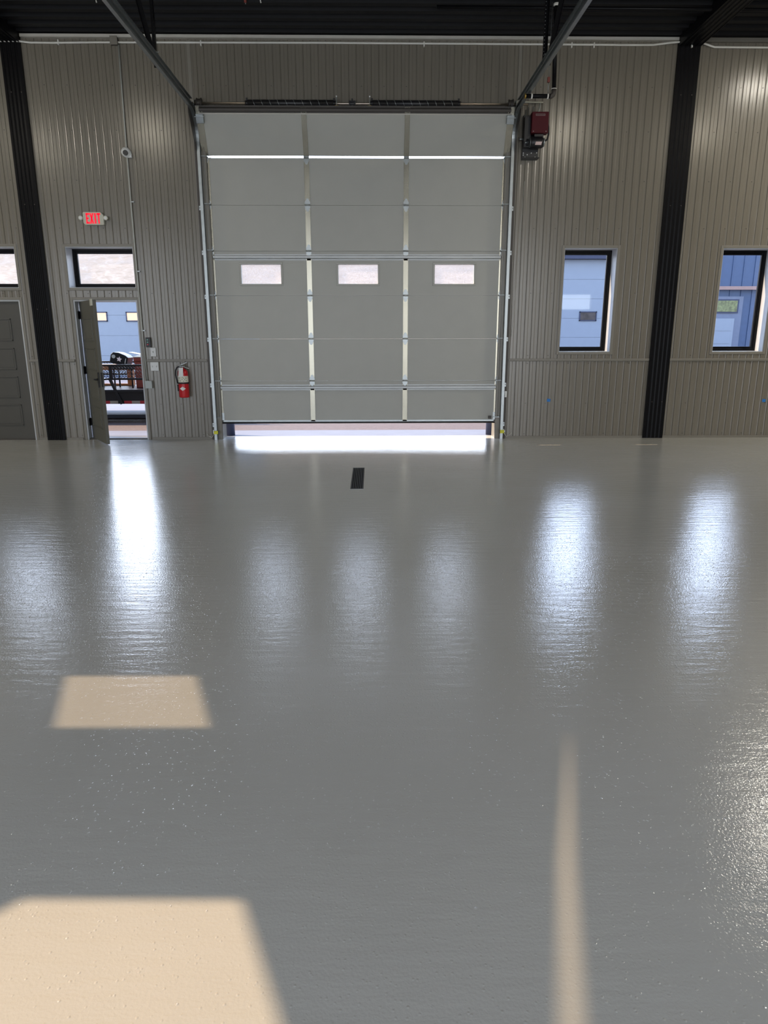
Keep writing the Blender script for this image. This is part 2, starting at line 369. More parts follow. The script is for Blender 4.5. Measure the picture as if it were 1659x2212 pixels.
# ceiling: ribbed black deck with added openings further back, cut to the shape of the sun patches
ce = MB(); p = .2135; y = -0.006
prof = []
yy = WT
while yy > -5.0:
    prof += [(yy, ZC+.045), (yy-.075, ZC+.045), (yy-.10, ZC), (yy-.19, ZC)]; yy -= p
for (a, za), (b, zb) in zip(prof[:-1], prof[1:]):
    ce.add([(XL, a, za), (XR, a, za), (XR, b, zb), (XL, b, zb)], [(0, 1, 2, 3)])
y1 = prof[-1][0]
off = -SUN_DIR*(5.42/SUN_DIR.z)                       # travel of a sunbeam from roof to floor
def hole(pts): return [Vector((a-off.x, b-off.y, 0)) for a, b in pts]
HOLES = [hole([(-1.275, -7.56), (-.635, -7.57), (-.470, -8.02), (-1.135, -8.01)]),
         hole([(-.83, -8.90), (-.18, -8.915), (.365, -10.2), (-1.9, -10.2), (-1.25, -9.3)]),
         hole([(.955, -8.08), (.995, -8.08), (.812, -8.77), (.665, -9.4), (.52, -10.2), (.42, -10.2), (.575, -9.4), (.738, -8.77)])]
outer = [Vector((XL, YB-.2, 0)), Vector((XR, YB-.2, 0)), Vector((XR, y1, 0)), Vector((XL, y1, 0))]
allp = outer+[v for h in HOLES for v in h]
tri = tessellate_polygon([outer]+HOLES)
for zz in (ZC+.02, ZC+.05):
    ce.add([(v.x, v.y, zz) for v in allp], [tuple(t) for t in tri])
ce.build('ceiling', M_deck, fix=False)['kind'] = 'structure'
for h_, tn in zip(HOLES, (.26, .45, .28)):             # added tinted sheets that dim each sun patch
    g_ = bpy.data.materials.new('patch_filter_tint'); g_.use_nodes = True; g_.node_tree.nodes.clear()
    go = g_.node_tree.nodes.new('ShaderNodeOutputMaterial'); gt = g_.node_tree.nodes.new('ShaderNodeBsdfTransparent'); gt.inputs[0].default_value = (tn, tn*.97, tn*.93, 1)
    g_.node_tree.links.new(gt.outputs[0], go.inputs[0])
    hm = MB(); cc = sum(h_, Vector())/len(h_); hm.add([(cc.x+(v.x-cc.x)*1.15, cc.y+(v.y-cc.y)*1.15, ZC+.055) for v in h_], [tuple(t) for t in tessellate_polygon([h_])])
    hm.build('patch_filter', g_, fix=False)['kind'] = 'structure'
MB().box(XL, XR, y1, WT+.35, ZC+.07, ZC+.12).build('roof_sheet', M_deck)
bpy.data.objects['roof_sheet'].name = 'roof_cover'; bpy.data.objects['roof_cover']['kind'] = 'structure'  # this is the roof sheet over the front deck

# unseen ceiling lights: the first read from reflections, the rest added as fill
for i, (x, y, pw, lab) in enumerate([(6.35, -1.75, 34, 'white linear ceiling light nearest the front wall, right bay'), (-3.2, -11.9, 70, 'added white ceiling fill light behind the viewer, left'),
                       (3.6, -11.9, 70, 'added white ceiling fill light behind the viewer, right'), (-8.5, -2.6, 150, 'added white ceiling fill light in the left bay'), (8.6, -2.9, 170, 'added white ceiling fill light in the right bay, outermost')]):
    t = thing('ceiling_light', lab, 'ceiling light', (x, y, ZC-.06))
    MB().box(x-.33, x+.33, y-.16, y+.16, ZC-.03, ZC+.005).build('light_housing', M_white, t, .006)
    MB().box(x-.30, x+.30, y-.13, y+.13, ZC-.045, ZC-.03).build('light_lens', mat('lamp_lens', (.8, .8, .75), .5, emit=(1, .93, .80), estr=pw*.16), t)
    a = area('ceiling_light_glow', (x, y, ZC-.055), (0, 0, 0), .6, .26, pw, (1, .93, .80)); a.parent = t; a.location = (0, 0, 0.005)

# unseen floodlights added at the ceiling to put highlights on the front wall
for x, y, pw, lab in ((-3.95, -4.2, 7, 'added white ceiling flood lamp aimed at the front wall, left of the garage door'), (3.9, -4.2, 7, 'added white ceiling flood lamp aimed at the front wall, right of the garage door'), (-6.6, -5.2, 7, 'added white ceiling flood lamp aimed at the front wall, left bay'), (6.5, -4.2, 7, 'added white ceiling flood lamp aimed at the front wall, right bay')):
    t = thing('added_floodlight', lab, 'added_floodlight', (x, y, 5.25))
    MB().box(x-.22, x+.22, y-.10, y, 5.16, 5.34).build('flood_housing', M_white, t, .01)
    MB().box(x-.02, x+.02, y-.07, y-.03, 5.34, 5.41).build('flood_bracket', M_white, t)
    a = area('added_flood_glow', (x, y, 5.25), (0, 0, 0), .40, .15, pw, (1, .90, .72)); a.rotation_euler = (PI/2-math.radians(22), 0, 0); a.parent = t; a.location = (0, .012, 0); a.data.spread = math.radians(120)

# ------------------------------------------------------------------ trims
def rect_trim(m, x0, x1, z0, z1, w_, y0=-.012, y1=.006, bottom=True):
    m.box(x0-w_, x0, y0, y1, z0-(w_ if bottom else 0), z1+w_); m.box(x1, x1+w_, y0, y1, z0-(w_ if bottom else 0), z1+w_)
    m.box(x0, x1, y0, y1, z1, z1+w_)
    if bottom: m.box(x0, x1, y0, y1, z0-w_, z0)
segs = [(-3.155+.03, -2.235), (2.235, 4.335), (4.645, XR), (-4.415, -4.175), (-4.835, -4.705), (XL, -5.84)]
m = MB()
for a, b in segs: m.box(a, b, -.022, .004, 1.158, 1.190); m.box(a, b, -.010, .004, 1.150, 1.158)
m.build('trim_1', M_trim, bevel=.002)['kind'] = 'structure'
m = MB()
for a, b in segs: m.box(a, b, -.016, .004, 0.0, 0.034)
m.build('baseboard_front', M_trim)['kind'] = 'structure'
m = MB()
for a, b in ((-4.42, 4.335),): m.box(a, b, -.05, .02, 5.352, 5.388)
m.build('trim_2', M_trimlight)['kind'] = 'structure'
m = MB(); m.box(4.645, XR, -.03, .02, 5.352, 5.39); m.box(4.645, XR, -.045, .02, 5.338, 5.352); m.box(XL, -4.705, -.03, .02, 5.33, 5.39)
m.build('trim_3', M_trim)['kind'] = 'structure'
m = MB()
for x in (-2.222, 2.222): m.box(x-.022, x+.022, -.012, .01, 4.6, 5.33)
for s in (-1, 1): m.box(s*2.235, s*2.075, -.006, .03, 0.0, 4.34)
m.box(-2.235, 2.235, -.006, .03, 4.27, 4.40)
m.build('trim_4', M_trim)['kind'] = 'structure'

# ------------------------------------------------------------------ windows
def window(name, x0, x1, z0, z1, film=False, fw=.058, dep=.215):
    t = thing(name, None, None, (x0, 0, z0), kind='structure')
    m = MB(); rect_trim(m, x0, x1, z0, z1, .036); m.build('window_trim', M_trim, t, .003)
    m = MB(); e = .008
    m.box(x0, x0+e, 0, WT+.01, z0, z1); m.box(x1-e, x1, 0, WT+.01, z0, z1); m.box(x0+e, x1-e, 0, WT+.01, z0, z0+e); m.box(x0+e, x1-e, 0, WT+.01, z1-e, z1)
    m.build('window_reveal', M_reveal, t)
    m = MB()
    def ring(a, b, c, d, w_, y0, y1):
        m.box(a, a+w_, y0, y1, c, d); m.box(b-w_, b, y0, y1, c, d); m.box(a+w_, b-w_, y0, y1, c, c+w_); m.box(a+w_, b-w_, y0, y1, d-w_, d)
    ring(x0+e, x1-e, z0+e, z1-e, fw*.55, dep, dep+.06)
    ring(x0+e+fw*.55, x1-e-fw*.55, z0+e+fw*.55, z1-e-fw*.55, fw*.55, dep+.012, dep+.05)
    m.build('window_frame', M_black, t, .003)
    g = e+fw*1.0
    MB().box(x0+g, x1-g, dep+.028, dep+.034, z0+g, z1-g).build('glass_pane', M_film if film else M_glass, t)
    return t
window('window_1', -5.80, -4.86, 2.195, 2.753, True)
window('window_2', -4.145, -3.19, 2.195, 2.753, True)
window('window_3', 2.975, 3.740, 1.285, 2.740)
window('window_4', 5.27, 6.035, 1.285, 2.740)

# ------------------------------------------------------------------ walk doors
def door_frame(t, x0, x1, z1, mm=M_trim):
    m = MB(); rect_trim(m, x0, x1, 0, z1, .036, bottom=False); m.build('door_trim', mm, t, .003)
    m = MB(); e = .02
    m.box(x0, x0+e, 0, WT, 0, z1); m.box(x1-e, x1, 0, WT, 0, z1); m.box(x0+e, x1-e, 0, WT, z1-e, z1)
    m.box(x0+e, x0+e+.012, .195, .235, 0, z1-e); m.box(x1-e-.012, x1-e, .195, .235, 0, z1-e)
    m.build('door_jamb', M_reveal, t)
    MB().box(x0+e, x1-e, .02, WT+.02, 0, .018).build('threshold', M_darkbrown, t, .004)
def leaf_parts(t, T, wd, z0, z1, mm, handle_u, hinge=True, th=.045):
    """leaf in local frame: u along width, v out of the room face (v<0 = room side), z"""
    m = MB(); m.box(0, wd, 0, th, z0, z1, 0, T); leaf = m.build('door_leaf', mm, t, .002)
    m = MB(); n = 4; mg = .16; h = (z1-z0-.34)/n
    for i in range(n):
        a = z0+.20+i*h; b = a+h-.10
        for (u0, u1, c, d) in ((mg, wd-mg, a, a+.014), (mg, wd-mg, b-.014, b), (mg, mg+.014, a, b), (wd-mg-.014, wd-mg, a, b)):
            m.box(u0, u1, -.009, .002, c, d, 0, T)
        m.box(mg+.03, wd-mg-.03, -.003, .002, a+.03, b-.03, 0, T)
    e = m.build('embossed_panel', mm, leaf, .001)
    m = MB()
    u = handle_u; z = 0.93
    m.box(u-.028, u+.028, -.014, 0, z-.11, z+.10, 0, T)
    P = lambda a, b, c: T @ Vector((a, b, c))
    m.tube([P(u, -.014, z), P(u, -.055, z)], .012, 10); s = -1 if handle_u > wd/2 else 1
    m.tube([P(u, -.052, z), P(u+s*.05, -.056, z+.002), P(u+s*.12, -.052, z-.006)], [.012, .010, .008], 10)
    m.tube([P(u, th, z), P(u, th+.055, z)], .012, 10); m.tube([P(u, th+.05, z), P(u+s*.12, th+.05, z)], .010, 10)
    m.box(u-.028, u+.028, th, th+.014, z-.11, z+.10, 0, T)
    m.build('door_handle', M_blackplastic, leaf, .002)
    return leaf
# open door in the middle left
d2 = thing('door_2', None, None, (-3.65, 0, 0), kind='structure')
door_frame(d2, -4.11, -3.19, 2.03)
hx, hy = -4.085, .135; du = Vector((.475, -.72, 0)).normalized(); dv = Vector((-du.y, du.x, 0))      # dv = away from the room face
T = Matrix(((du.x, dv.x, 0, hx), (du.y, dv.y, 0, hy), (0, 0, 1, 0), (0, 0, 0, 1)))
lf = leaf_parts(d2, T, .862, .018, 2.01, M_mdoor, .80)
for z in (.26, 1.03, 1.82):
    m = MB(); m.tube([(hx-.008, hy-.018, z-.06), (hx-.008, hy-.018, z+.06)], .010, 10); m.box(-4.094, -4.086, .06, .13, z-.055, z+.055); m.box(0, .05, -.004, .001, z-.055, z+.055, 0, T)
    m.build('hinge', M_blackplastic, d2)
m = MB(); m.box(.865, .858, .010, .034, .83, 1.03, 0, T); m.tube([T @ Vector((.86, .022, .93)), T @ Vector((.872, .022, .93))], .010, 10)
m.build('latch_plate', M_blackplastic, lf)
MB().box(.76, .862, -.018, 0, 1.93, 2.02, 0, T).build('closer_bracket', M_ivory, lf, .003)
# closed door on the far left
d3 = thing('door_3', None, None, (-5.33, 0, 0), kind='structure')
door_frame(d3, -5.80, -4.875, 2.03)
leaf_parts(d3, Matrix.Translation((-5.78, .03, 0)), .885, .018, 2.01, M_mdoor2, .07)

# ------------------------------------------------------------------ overhead door
HW = 2.1336; SH = .6096; Z0 = .262; PY0, PY1 = 0.035, 0.085      # room face, outer face of the panels
D = thing('door_1', None, None, (0, .06, 0), kind='structure')
D['label'] = 'wide pale grey sectional overhead garage door raised slightly off the floor'
stx = (-HW+.045, -.695, .695, HW-.045)
def section(i, T):
    z0, z1 = 0.0, SH-.003
    m = MB()
    if i == 3:      # glazed section
        xs_ = [-HW]; 
        for cx in (-1.388, 0.008, 1.40): xs_ += [cx-.30, cx+.30]
        xs_.append(HW); za, zb = .145, .445
        m.box(-HW, HW, 0, .05, z0, za, 0, T); m.box(-HW, HW, 0, .05, zb, z1, 0, T)
        for a, b in zip(xs_[::2], xs_[1::2]): m.box(a, b, 0, .05, za, zb, 0, T)
    else: m.box(-HW, HW, 0, .05, z0, z1, 0, T)
    # tongue lines
    m.box(-HW, HW, -.0015, 0.0, z1-.012, z1, 0, T)
    sec = m.build('door_section', M_door, D, .0025)
    if i == 3:
        for cx in (-1.388, 0.008, 1.40):
            m = MB(); a, b, c, d = cx-.312, cx+.312, .134, .456
            for q in ((a, b, c, c+.028), (a, b, d-.028, d), (a, a+.028, c+.028, d-.028), (b-.028, b, c+.028, d-.028)): m.box(q[0], q[1], -.012, .060, q[2], q[3], 0, T)
            wf = m.build('window_frame', M_door, sec, .004)
            MB().box(a+.024, b-.024, .022, .030, c+.024, d-.024, 0, T).build('window_pane', M_acrylic, wf)
    for j, sx_ in enumerate(stx):
        w_ = .088 if j in (0, 3) else .070
        m = MB(); m.box(sx_-w_/2, sx_+w_/2, -.004, 0, .002, z1-.004, 0, T)
        m.box(sx_-w_/2, sx_-w_/2+.006, -.009, -.004, .01, z1-.01, 0, T); m.box(sx_+w_/2-.006, sx_+w_/2, -.009, -.004, .01, z1-.01, 0, T)
        for k in range(6):
            zz = .04+k*(z1-.08)/5
            c = T @ Vector((sx_+(.012 if k % 2 else -.012), -.004, zz)); n = (T.to_3x3() @ Vector((0, -1, 0)))
            m.tube([c, c+n*.004], .005, 6)
        m.build('stile', M_stile, sec)
    return sec
def hinge(zj, j, T, below=True):
    sx_ = stx[j]; wd = .075
    m = MB()
    P = lambda a, b, c: T @ Vector((a, b, c))
    m.prism([(sx_-wd/2, .012), (sx_+wd/2, .012), (sx_+wd/2, .035), (sx_+.012, .085), (sx_-.012, .085), (sx_-wd/2, .035)], -.012, -.005, 0, T)
    m.prism([(sx_-wd/2, -.012), (sx_+wd/2, -.012), (sx_+wd/2, -.035), (sx_+.012, -.085), (sx_-.012, -.085), (sx_-wd/2, -.035)], -.012, -.005, 0, T)
    m.tube([P(sx_-wd/2, -.016, 0), P(sx_+wd/2, -.016, 0)], .010, 10)
    if j in (0, 3):
        s = -1 if j == 0 else 1
        m.box(sx_-.04, sx_+.04, -.082, -.012, -.002, .010, 0, T)
        m.tube([P(sx_-.03*s, -.078, .004), P(sx_+s*.095, -.078, .004)], .006, 8)
        m.tube([P(sx_+s*.062, -.078, .004), P(sx_+s*.080, -.078, .004)], .020, 14)
    return m
for i in range(6):
    T = Matrix.Translation((0, PY0, Z0+i*SH)); s_ = section(i, T)
    if i == 0: s0 = s_
ang = math.radians(26)
Tt = Matrix.Translation((0, PY0-.012, Z0+6*SH+.020)) @ Matrix.Rotation(ang, 4, 'X')
top = section(6, Tt)
for i in range(1, 7):
    for j in range(4):
        hinge(0, j, Matrix.Translation((0, PY0, Z0+i*SH))).build('hinge', M_galv, D)
# reinforcing struts
M_strut = mat('strut_steel', (0.36, 0.37, 0.37), 0.4, 0.5, 0.05)
def strut(z, T=None, x0=-2.06, x1=2.06, mm=M_strut):
    T = T or Matrix.Translation((0, PY0, z)); m = MB()
    m.prism([(-.004, -.042), (-.004, -.022), (-.034, -.020), (-.044, -.014), (-.044, .014), (-.034, .020), (-.004, .022), (-.004, .042), (-.001, .042), (-.001, -.042)], x0, x1, 0, T, 'X')
    m.build('strut', mm, D)
strut(Z0+4*SH-.085); strut(Z0+SH-.098)
strut(0, Tt @ Matrix.Translation((0, 0, SH-.038)), -2.08, 2.08, M_darkbrown)
m = MB(); m.box(-2.10, 2.10, -.020, -.002, SH-.096, SH-.082, 0, Tt); m.build('strut_lip', M_trimlight, D)
m = MB(); m.box(-HW+.02, HW-.02, PY0-.004, PY0+.056, Z0-.004, Z0+.022); m.build('bottom_retainer', M_galv, D)
m = MB(); m.tube([(-HW+.02, PY0+.026, Z0-.016), (HW-.02, PY0+.026, Z0-.016)], .019, 10); m.build('bottom_seal', M_rubber, D)
for s in (-1, 1):
    m = MB(); x = s*(HW-.055)
    m.box(x-.045, x+.045, PY0-.012, PY0-.004, Z0+.02, Z0+.135); m.box(x-.04, x+.05*s, PY0-.05, PY0-.012, Z0+.06, Z0+.068)
    m.tube([(x, PY0-.045, Z0+.075), (x+s*.08, PY0-.045, Z0+.075)], .006, 8)
    m.build('bottom_bracket', M_galv, D)
    # top roller bracket
    m = MB(); m.box(s*2.13, s*2.03, -.06, -.008, SH-.20, SH-.09, 0, Tt); m.box(s*2.15, s*2.02, -.075, -.05, SH-.125, SH-.112, 0, Tt)
    m.build('top_bracket', M_galv, D, .003)
m = MB(); m.box(1.965, 2.01, PY0-.03, PY0-.001, Z0+.035, Z0+.08); m.build('lift_handle', M_darkbrown, s0, .004)

# tracks -------------------------------------------------------------
def track(s, label):
    x = s*2.175                    # web of the channel, open towards the door
    t = thing('door_track', label, 'garage door track', (x, -.02, 0), 'garage door tracks')
    YC = -.043; H = .062; RAD = .36
    path = [(YC, 0.0), (YC, 4.10)]
    for k in range(1, 13):
        a = PI/2*k/12; path.append((YC-RAD*(1-math.cos(a)), 4.10+RAD*math.sin(a)))
    path += [(-9.5, 4.455)]
    m = MB(); prof = [(-.016, -H/2), (-.030, -H/2), (-.030, -H/2-.003), (.003, -H/2-.003), (.003, H/2+.003), (-.030, H/2+.003), (-.030, H/2), (-.016, H/2)]
    prof = [(0.0, -H/2), (-.034, -H/2), (-.034, -H/2+.010), (-.037, -H/2+.010), (-.037, -H/2-.003), (.003, -H/2-.003), (.003, H/2+.003), (-.037, H/2+.003), (-.037, H/2-.010), (-.034, H/2-.010), (-.034, H/2), (0.0, H/2)]
    vs = []; n = len(prof); fs = []
    for i, (y, z) in enumerate(path):
        a = Vector(path[max(i-1, 0)]); b = Vector(path[min(i+1, len(path)-1)]); d = (b-a).normalized(); nn = Vector((-d.y, d.x))
        for u, v in prof: q = Vector((y, z))+nn*v; vs.append((x+s*u, q.x, q.y))
    for i in range(len(path)-1):
        for k in range(n): fs.append((i*n+k, i*n+(k+1) % n, (i+1)*n+(k+1) % n, (i+1)*n+k))
    m.add(vs, fs); m.build('track_channel', M_galv, t)
    m = MB(); m.box(x+s*.004, x+s*.010, -.045, -.006, 0.0, 4.2); m.box(x+s*.004, x+s*.050, -.014, -.008, 0.0, 4.55)
    m.build('wall_angle', M_darkbrown, t)
    for z in (.115, .22, .81, 1.47, 2.07, 2.67, 3.26):
        m = MB(); m.box(x+s*.012, x+s*.034, -.024, -.014, z-.028, z+.028); m.box(x+s*.004, x+s*.014, -.05, -.014, z-.028, z+.028)
        m.box(x+s*.018, x+s*.026, -.028, -.024, z-.008, z+.012, 1); m.build('jamb_bracket', [M_galv, M_darkbrown], t)
    # horizontal reinforcing angle and flag bracket
    m = MB(); m.box(x+s*.004, x+s*.009, -9.5, -.30, 4.488, 4.560); m.box(x+s*.009, x-s*.026, -9.5, -.30, 4.553, 4.560)
    for k in range(12): m.tube([(x-s*.001, -.9-k*.55, 4.455), (x-s*.006, -.9-k*.55, 4.455)], .008, 8, 1)
    m.build('reinforcing_angle', [M_galv, M_rubber], t)
    m = MB(); m.prism([(-.014, 3.95), (-.10, 3.99), (-.42, 4.37), (-.42, 4.50), (-.014, 4.58)], x+s*.005, x+s*.011, 0, None, 'X')
    m.build('flag_bracket', M_darkbrown, t)
    return t
track(-1, 'galvanised steel roller track curving up at the left side of the garage door')
track(1, 'galvanised steel roller track at the right side of the garage door, below the pipe')
def perf_bar(m, p0, p1, w_, n, upv=(0, 1, 0)):
    m.bar(p0, p1, w_, .004, 0, upv)
def hanger(s, label):
    x = s*2.215
    t = thing('track_hanger', label, 'track hanger', (x, -1.6, 4.56), 'perforated hangers holding the tracks')
    m = MB(); m.box(x-.004, x, -1.64, -1.59, 4.49, ZC); m.box(x-.045, x, -1.594, -1.59, 4.49, ZC)
    for k in range(22):
        z = 4.56+k*.038
        m.tube([(x-s*.010-.0225, -1.595, z), (x-s*.010-.0225, -1.5975, z)], .0045, 6, 1)
    m.build('vertical_angle', [M_black, M_galv], t)
    m = MB(); m.bar((x-s*.01, -1.72, 4.50), (x-s*.01, -2.75, ZC), .05, .005, 0, (0, .6, .75)); m.bar((x+s*.015, -1.72, 4.50), (x+s*.015, -2.75, ZC), .005, .045, 0, (0, .6, .75))
    m.build('diagonal_angle', M_black, t)
    for y_, z in ((-1.60, 4.60), (-1.60, 4.64), (-1.66, 4.62), (-1.70, 4.60)): MB().tube([(x-s*.02, y_-.006, z), (x-s*.02, y_-.014, z)], .007, 8).build('bolt', M_galv, t)
hanger(-1, 'black perforated angle hanger tying the left door track to the ceiling')
hanger(1, 'black perforated angle hanger tying the right door track to the ceiling beside the pipe')

# torsion springs ------------------------------------------------------
ZS, YS = 4.555, -.115
t = thing('torsion_spring_assembly', 'long steel shaft with two black torsion springs above the garage door', 'garage door spring', (0, YS, ZS))
MB().tube([(-2.24, YS, ZS), (2.33, YS, ZS)], .0127, 14).build('shaft', M_shaft, t)
for (a, b) in ((-1.45, -.30), (.23, 1.38)):
    m = MB(); n = 26; L = b-a
    prof = [(.046, 0)]
    m.tube([(a, YS, ZS), (b, YS, ZS)], .043, 20)
    turns = 10; path = []
    for k in range(turns*14+1):
        f = k/(turns*14); an = 2*PI*turns*f; path.append((a+.03+(L-.06)*f, YS+math.cos(an)*.045, ZS+math.sin(an)*.045))
    m.tube(path, .0035, 5, 1, False)
    m.build('torsion_spring', [M_blackplastic, M_galv], t)
    for e0, e1 in ((a-.03, a+.01), (b-.01, b+.03)):
        m = MB(); m.tube([(e0, YS, ZS), (e1, YS, ZS)], .034, 16); m.box((e0+e1)/2-.012, (e0+e1)/2+.012, YS-.008, YS+.008, ZS+.03, ZS+.065); m.build('spring_cone', M_blackplastic, t)
for x, mm in ((-.255, M_brass), (.19, M_brass)):
    m = MB(); m.box(x-.022, x+.022, YS-.03, -.012, ZS-.06, ZS-.028); m.box(x-.004, x+.004, YS-.05, -.010, ZS-.075, ZS+.075, 1); m.tube([(x, YS-.05, ZS+.07), (x, YS-.062, ZS+.07)], .010, 8, 2)
    m.build('anchor_bracket', [mm, M_galv, M_white], t, .002)
m = MB(); m.tube([(-.075, YS, ZS), (-.02, YS, ZS)], .032, 16); m.box(-.055, -.035, YS-.03, -.010, ZS-.06, ZS+.055); m.box(-.09, .00, YS-.028, YS-.02, ZS-.02, ZS+.03); m.build('shaft_coupler', M_blackplastic, t, .002)
for s in (-1, 1):
    m = MB(); m.rev([(.030, 0), (.060, .004), (.060, .012), (.050, .016), (.052, .055), (.062, .060), (.062, .070), (.03, .074)], (s*2.06-(.074 if s < 0 else 0), YS, ZS), 24, 0, 'X'); m.build('cable_drum', M_darkbrown, t)
    m = MB(); m.prism([(-.010, ZS-.07), (YS-.035, ZS-.03), (YS-.035, ZS+.03), (-.010, ZS+.07)], s*2.165, s*2.172, 0, None, 'X'); m.build('end_bearing_plate', M_galv, t)
    MB().tube([(s*2.085, YS+.055, ZS), (s*2.098, -.02, 3.9), (s*2.10, -.016, 2.0), (s*2.10, -.014, Z0+.08)], .0022, 5).build('lift_cable', M_galv, D)

# ------------------------------------------------------------------ columns and rafters
def column(x0, x1, label):
    t = thing('steel_column', label, 'column', ((x0+x1)/2, -.03, 0), 'black columns on the front wall')
    m = MB(); n = 5; w_ = (x1-x0)/n; pts = [(x0, .02), (x0, -.035)]
    for k in range(n):
        a = x0+k*w_; pts += [(a+.012, -.035), (a+w_*.5, -.035), (a+w_*.62, -.028), (a+w_*.9, -.028)] if k < n-1 else [(a+.012, -.035)]
    pts += [(x1, -.035), (x1, .02)]
    m.prism(pts, 0, 5.36, 0, None, 'Z'); m.build('column_cladding', M_black, t)
    for z in (.55, 1.9, 3.3, 4.7):
        for f in (.3, .8): xx = x0+(x1-x0)*f; MB().tube([(xx, -.033, z), (xx, -.041, z)], .007, 6).build('screw_head', M_darkbrown, t)
column(-4.700, -4.432, 'black ribbed steel column between the closed door and the open door')
column(4.338, 4.640, 'black ribbed steel column between the two tall windows')
for x0, x1, lab in ((-4.70, -4.43, 'black ribbed steel rafter running back from the left column under the deck'), (4.338, 4.640, 'black ribbed steel rafter running back from the right column under the deck')):
    pts = [(x0, 5.43), (x0, 5.285)]; n = 5; w_ = (x1-x0)/n
    for k in range(n): a = x0+k*w_; pts += [(a+w_*.25, 5.285), (a+w_*.35, 5.295), (a+w_*.75, 5.295), (a+w_*.85, 5.285)]
    pts += [(x1, 5.285), (x1, 5.43)]
    m = MB(); m.prism(pts, -.05, YB, 0); tag(m.build('roof_rafter', M_black), lab, 'rafter')
MB_ = MB().tube([(1.0, -.98, 5.352), (4.2, -.96, 5.352), (9, -.93, 5.352)], .022, 12)
tag(MB_.build('ceiling_pipe', M_black), 'thin black pipe crossing under the right roof rafter', 'pipe')

# ------------------------------------------------------------------ conduits and wall electrics
t = thing('horizontal_conduit', 'thin white conduit running along the whole top of the front wall', 'conduit', (0, -.02, 5.30))
P = [(XL, -.024, 5.298), (-4.80, -.024, 5.298), (-4.68, -.052, 5.298), (-4.45, -.052, 5.300), (-4.30, -.026, 5.290), (-4.0, -.024, 5.289), (-3.4, -.024, 5.298), (-.4, -.024, 5.306), (3.80, -.024, 5.300), (4.0, -.024, 5.302), (4.20, -.036, 5.322), (4.34, -.052, 5.330), (4.64, -.052, 5.322), (4.74, -.036, 5.300), (4.83, -.024, 5.280), (8, -.024, 5.27), (XR, -.024, 5.27)]
MB().tube(P, .0125, 10).build('conduit_run', M_whitepipe, t)
for x in (-3.93, -2.05, .92, 3.2, 2.9, 4.51): 
    y_ = -.068 if x > 4 else -.038
    m = MB(); m.box(x-.008, x+.008, y_, y_+.03, 5.262, 5.325); m.build('conduit_strap', M_whitepipe, t, .002)
t = thing('junction_box', 'small dark grey square junction box at the top of the wall conduit', 'junction box', (-3.19, -.03, 5.31))
MB().box(-3.236, -3.142, -.06, -.012, 5.262, 5.362).build('box_body', M_darkbrown, t, .004)
m = MB(); m.box(-3.238, -3.140, -.064, -.060, 5.260, 5.364); m.tube([(-3.215, -.064, 5.275), (-3.215, -.067, 5.275)], .005, 8); m.build('box_cover', M_trim, t)
t = thing('vertical_conduit', 'long thin grey conduit dropping beside the open door to a small box', 'conduit', (-3.15, -.02, .88))
MB().tube([(-3.140, -.022, 5.27), (-3.146, -.022, 4.7), (-3.151, -.022, 4.0), (-3.153, -.022, 3.3), (-3.150, -.022, 2.3), (-3.146, -.022, 1.5), (-3.130, -.022, .875)], .0115, 10).build('conduit_run', M_conduit, t)
for z in (3.34, 2.42, 1.60): m = MB(); m.box(-3.162, -3.105, -.030, -.008, z-.007, z+.007); m.tube([(-3.112, -.030, z), (-3.112, -.036, z)], .007, 8); m.build('conduit_strap', M_galv, t)
t = thing('outlet_box', 'small square grey metal box at the lower end of the vertical conduit', 'electrical box', (-3.11, -.03, .82))
MB().box(-3.158, -3.062, -.055, -.008, .772, .878).build('box_body', M_greybox, t, .005)
m = MB(); m.box(-3.160, -3.060, -.060, -.055, .770, .880); m.tube([(-3.14, -.060, .79), (-3.14, -.063, .79)], .004, 6); m.tube([(-3.08, -.060, .86), (-3.08, -.063, .86)], .004, 6); m.build('box_cover', M_greybox, t, .002)

t = thing('door_button_station', 'black three button garage door control above the switches', 'control panel', (-3.068, -.02, 1.434))
MB().box(-3.103, -3.033, -.050, -.008, 1.365, 1.503).build('control_body', M_blackplastic, t, .006)
for z, mm in ((1.470, M_dots), (1.436, M_dots), (1.402, M_dots2)):
    MB().tube([(-3.072, -.050, z), (-3.072, -.062, z)], .0095, 14).build('push_button', mm, t)
def plate(name, x0, x1, z0, z1, n, label):
    t = thing(name, label, 'light switch', ((x0+x1)/2, -.012, (z0+z1)/2))
    MB().box(x0, x1, -.018, -.006, z0, z1).build('wall_plate', M_white, t, .004)
    for k in range(n):
        cx = x0+(x1-x0)*(k+.5)/n; cz = (z0+z1)/2
        m = MB(); m.box(cx-.006, cx+.006, -.020, -.017, cz-.013, cz+.013); m.prism([(-.020, cz-.005), (-.034, cz+.008), (-.031, cz+.013), (-.018, cz+.006)], cx-.004, cx+.004, 1, None, 'X')
        m.build('switch_toggle', [M_greybox, M_white], t)
    return t
plate('light_switch', -3.055, -2.976, 1.232, 1.358, 1, 'white single light switch just above the wall ledge')
plate('light_switch', -3.071, -2.952, 1.024, 1.150, 2, 'white double light switch just below the wall ledge')

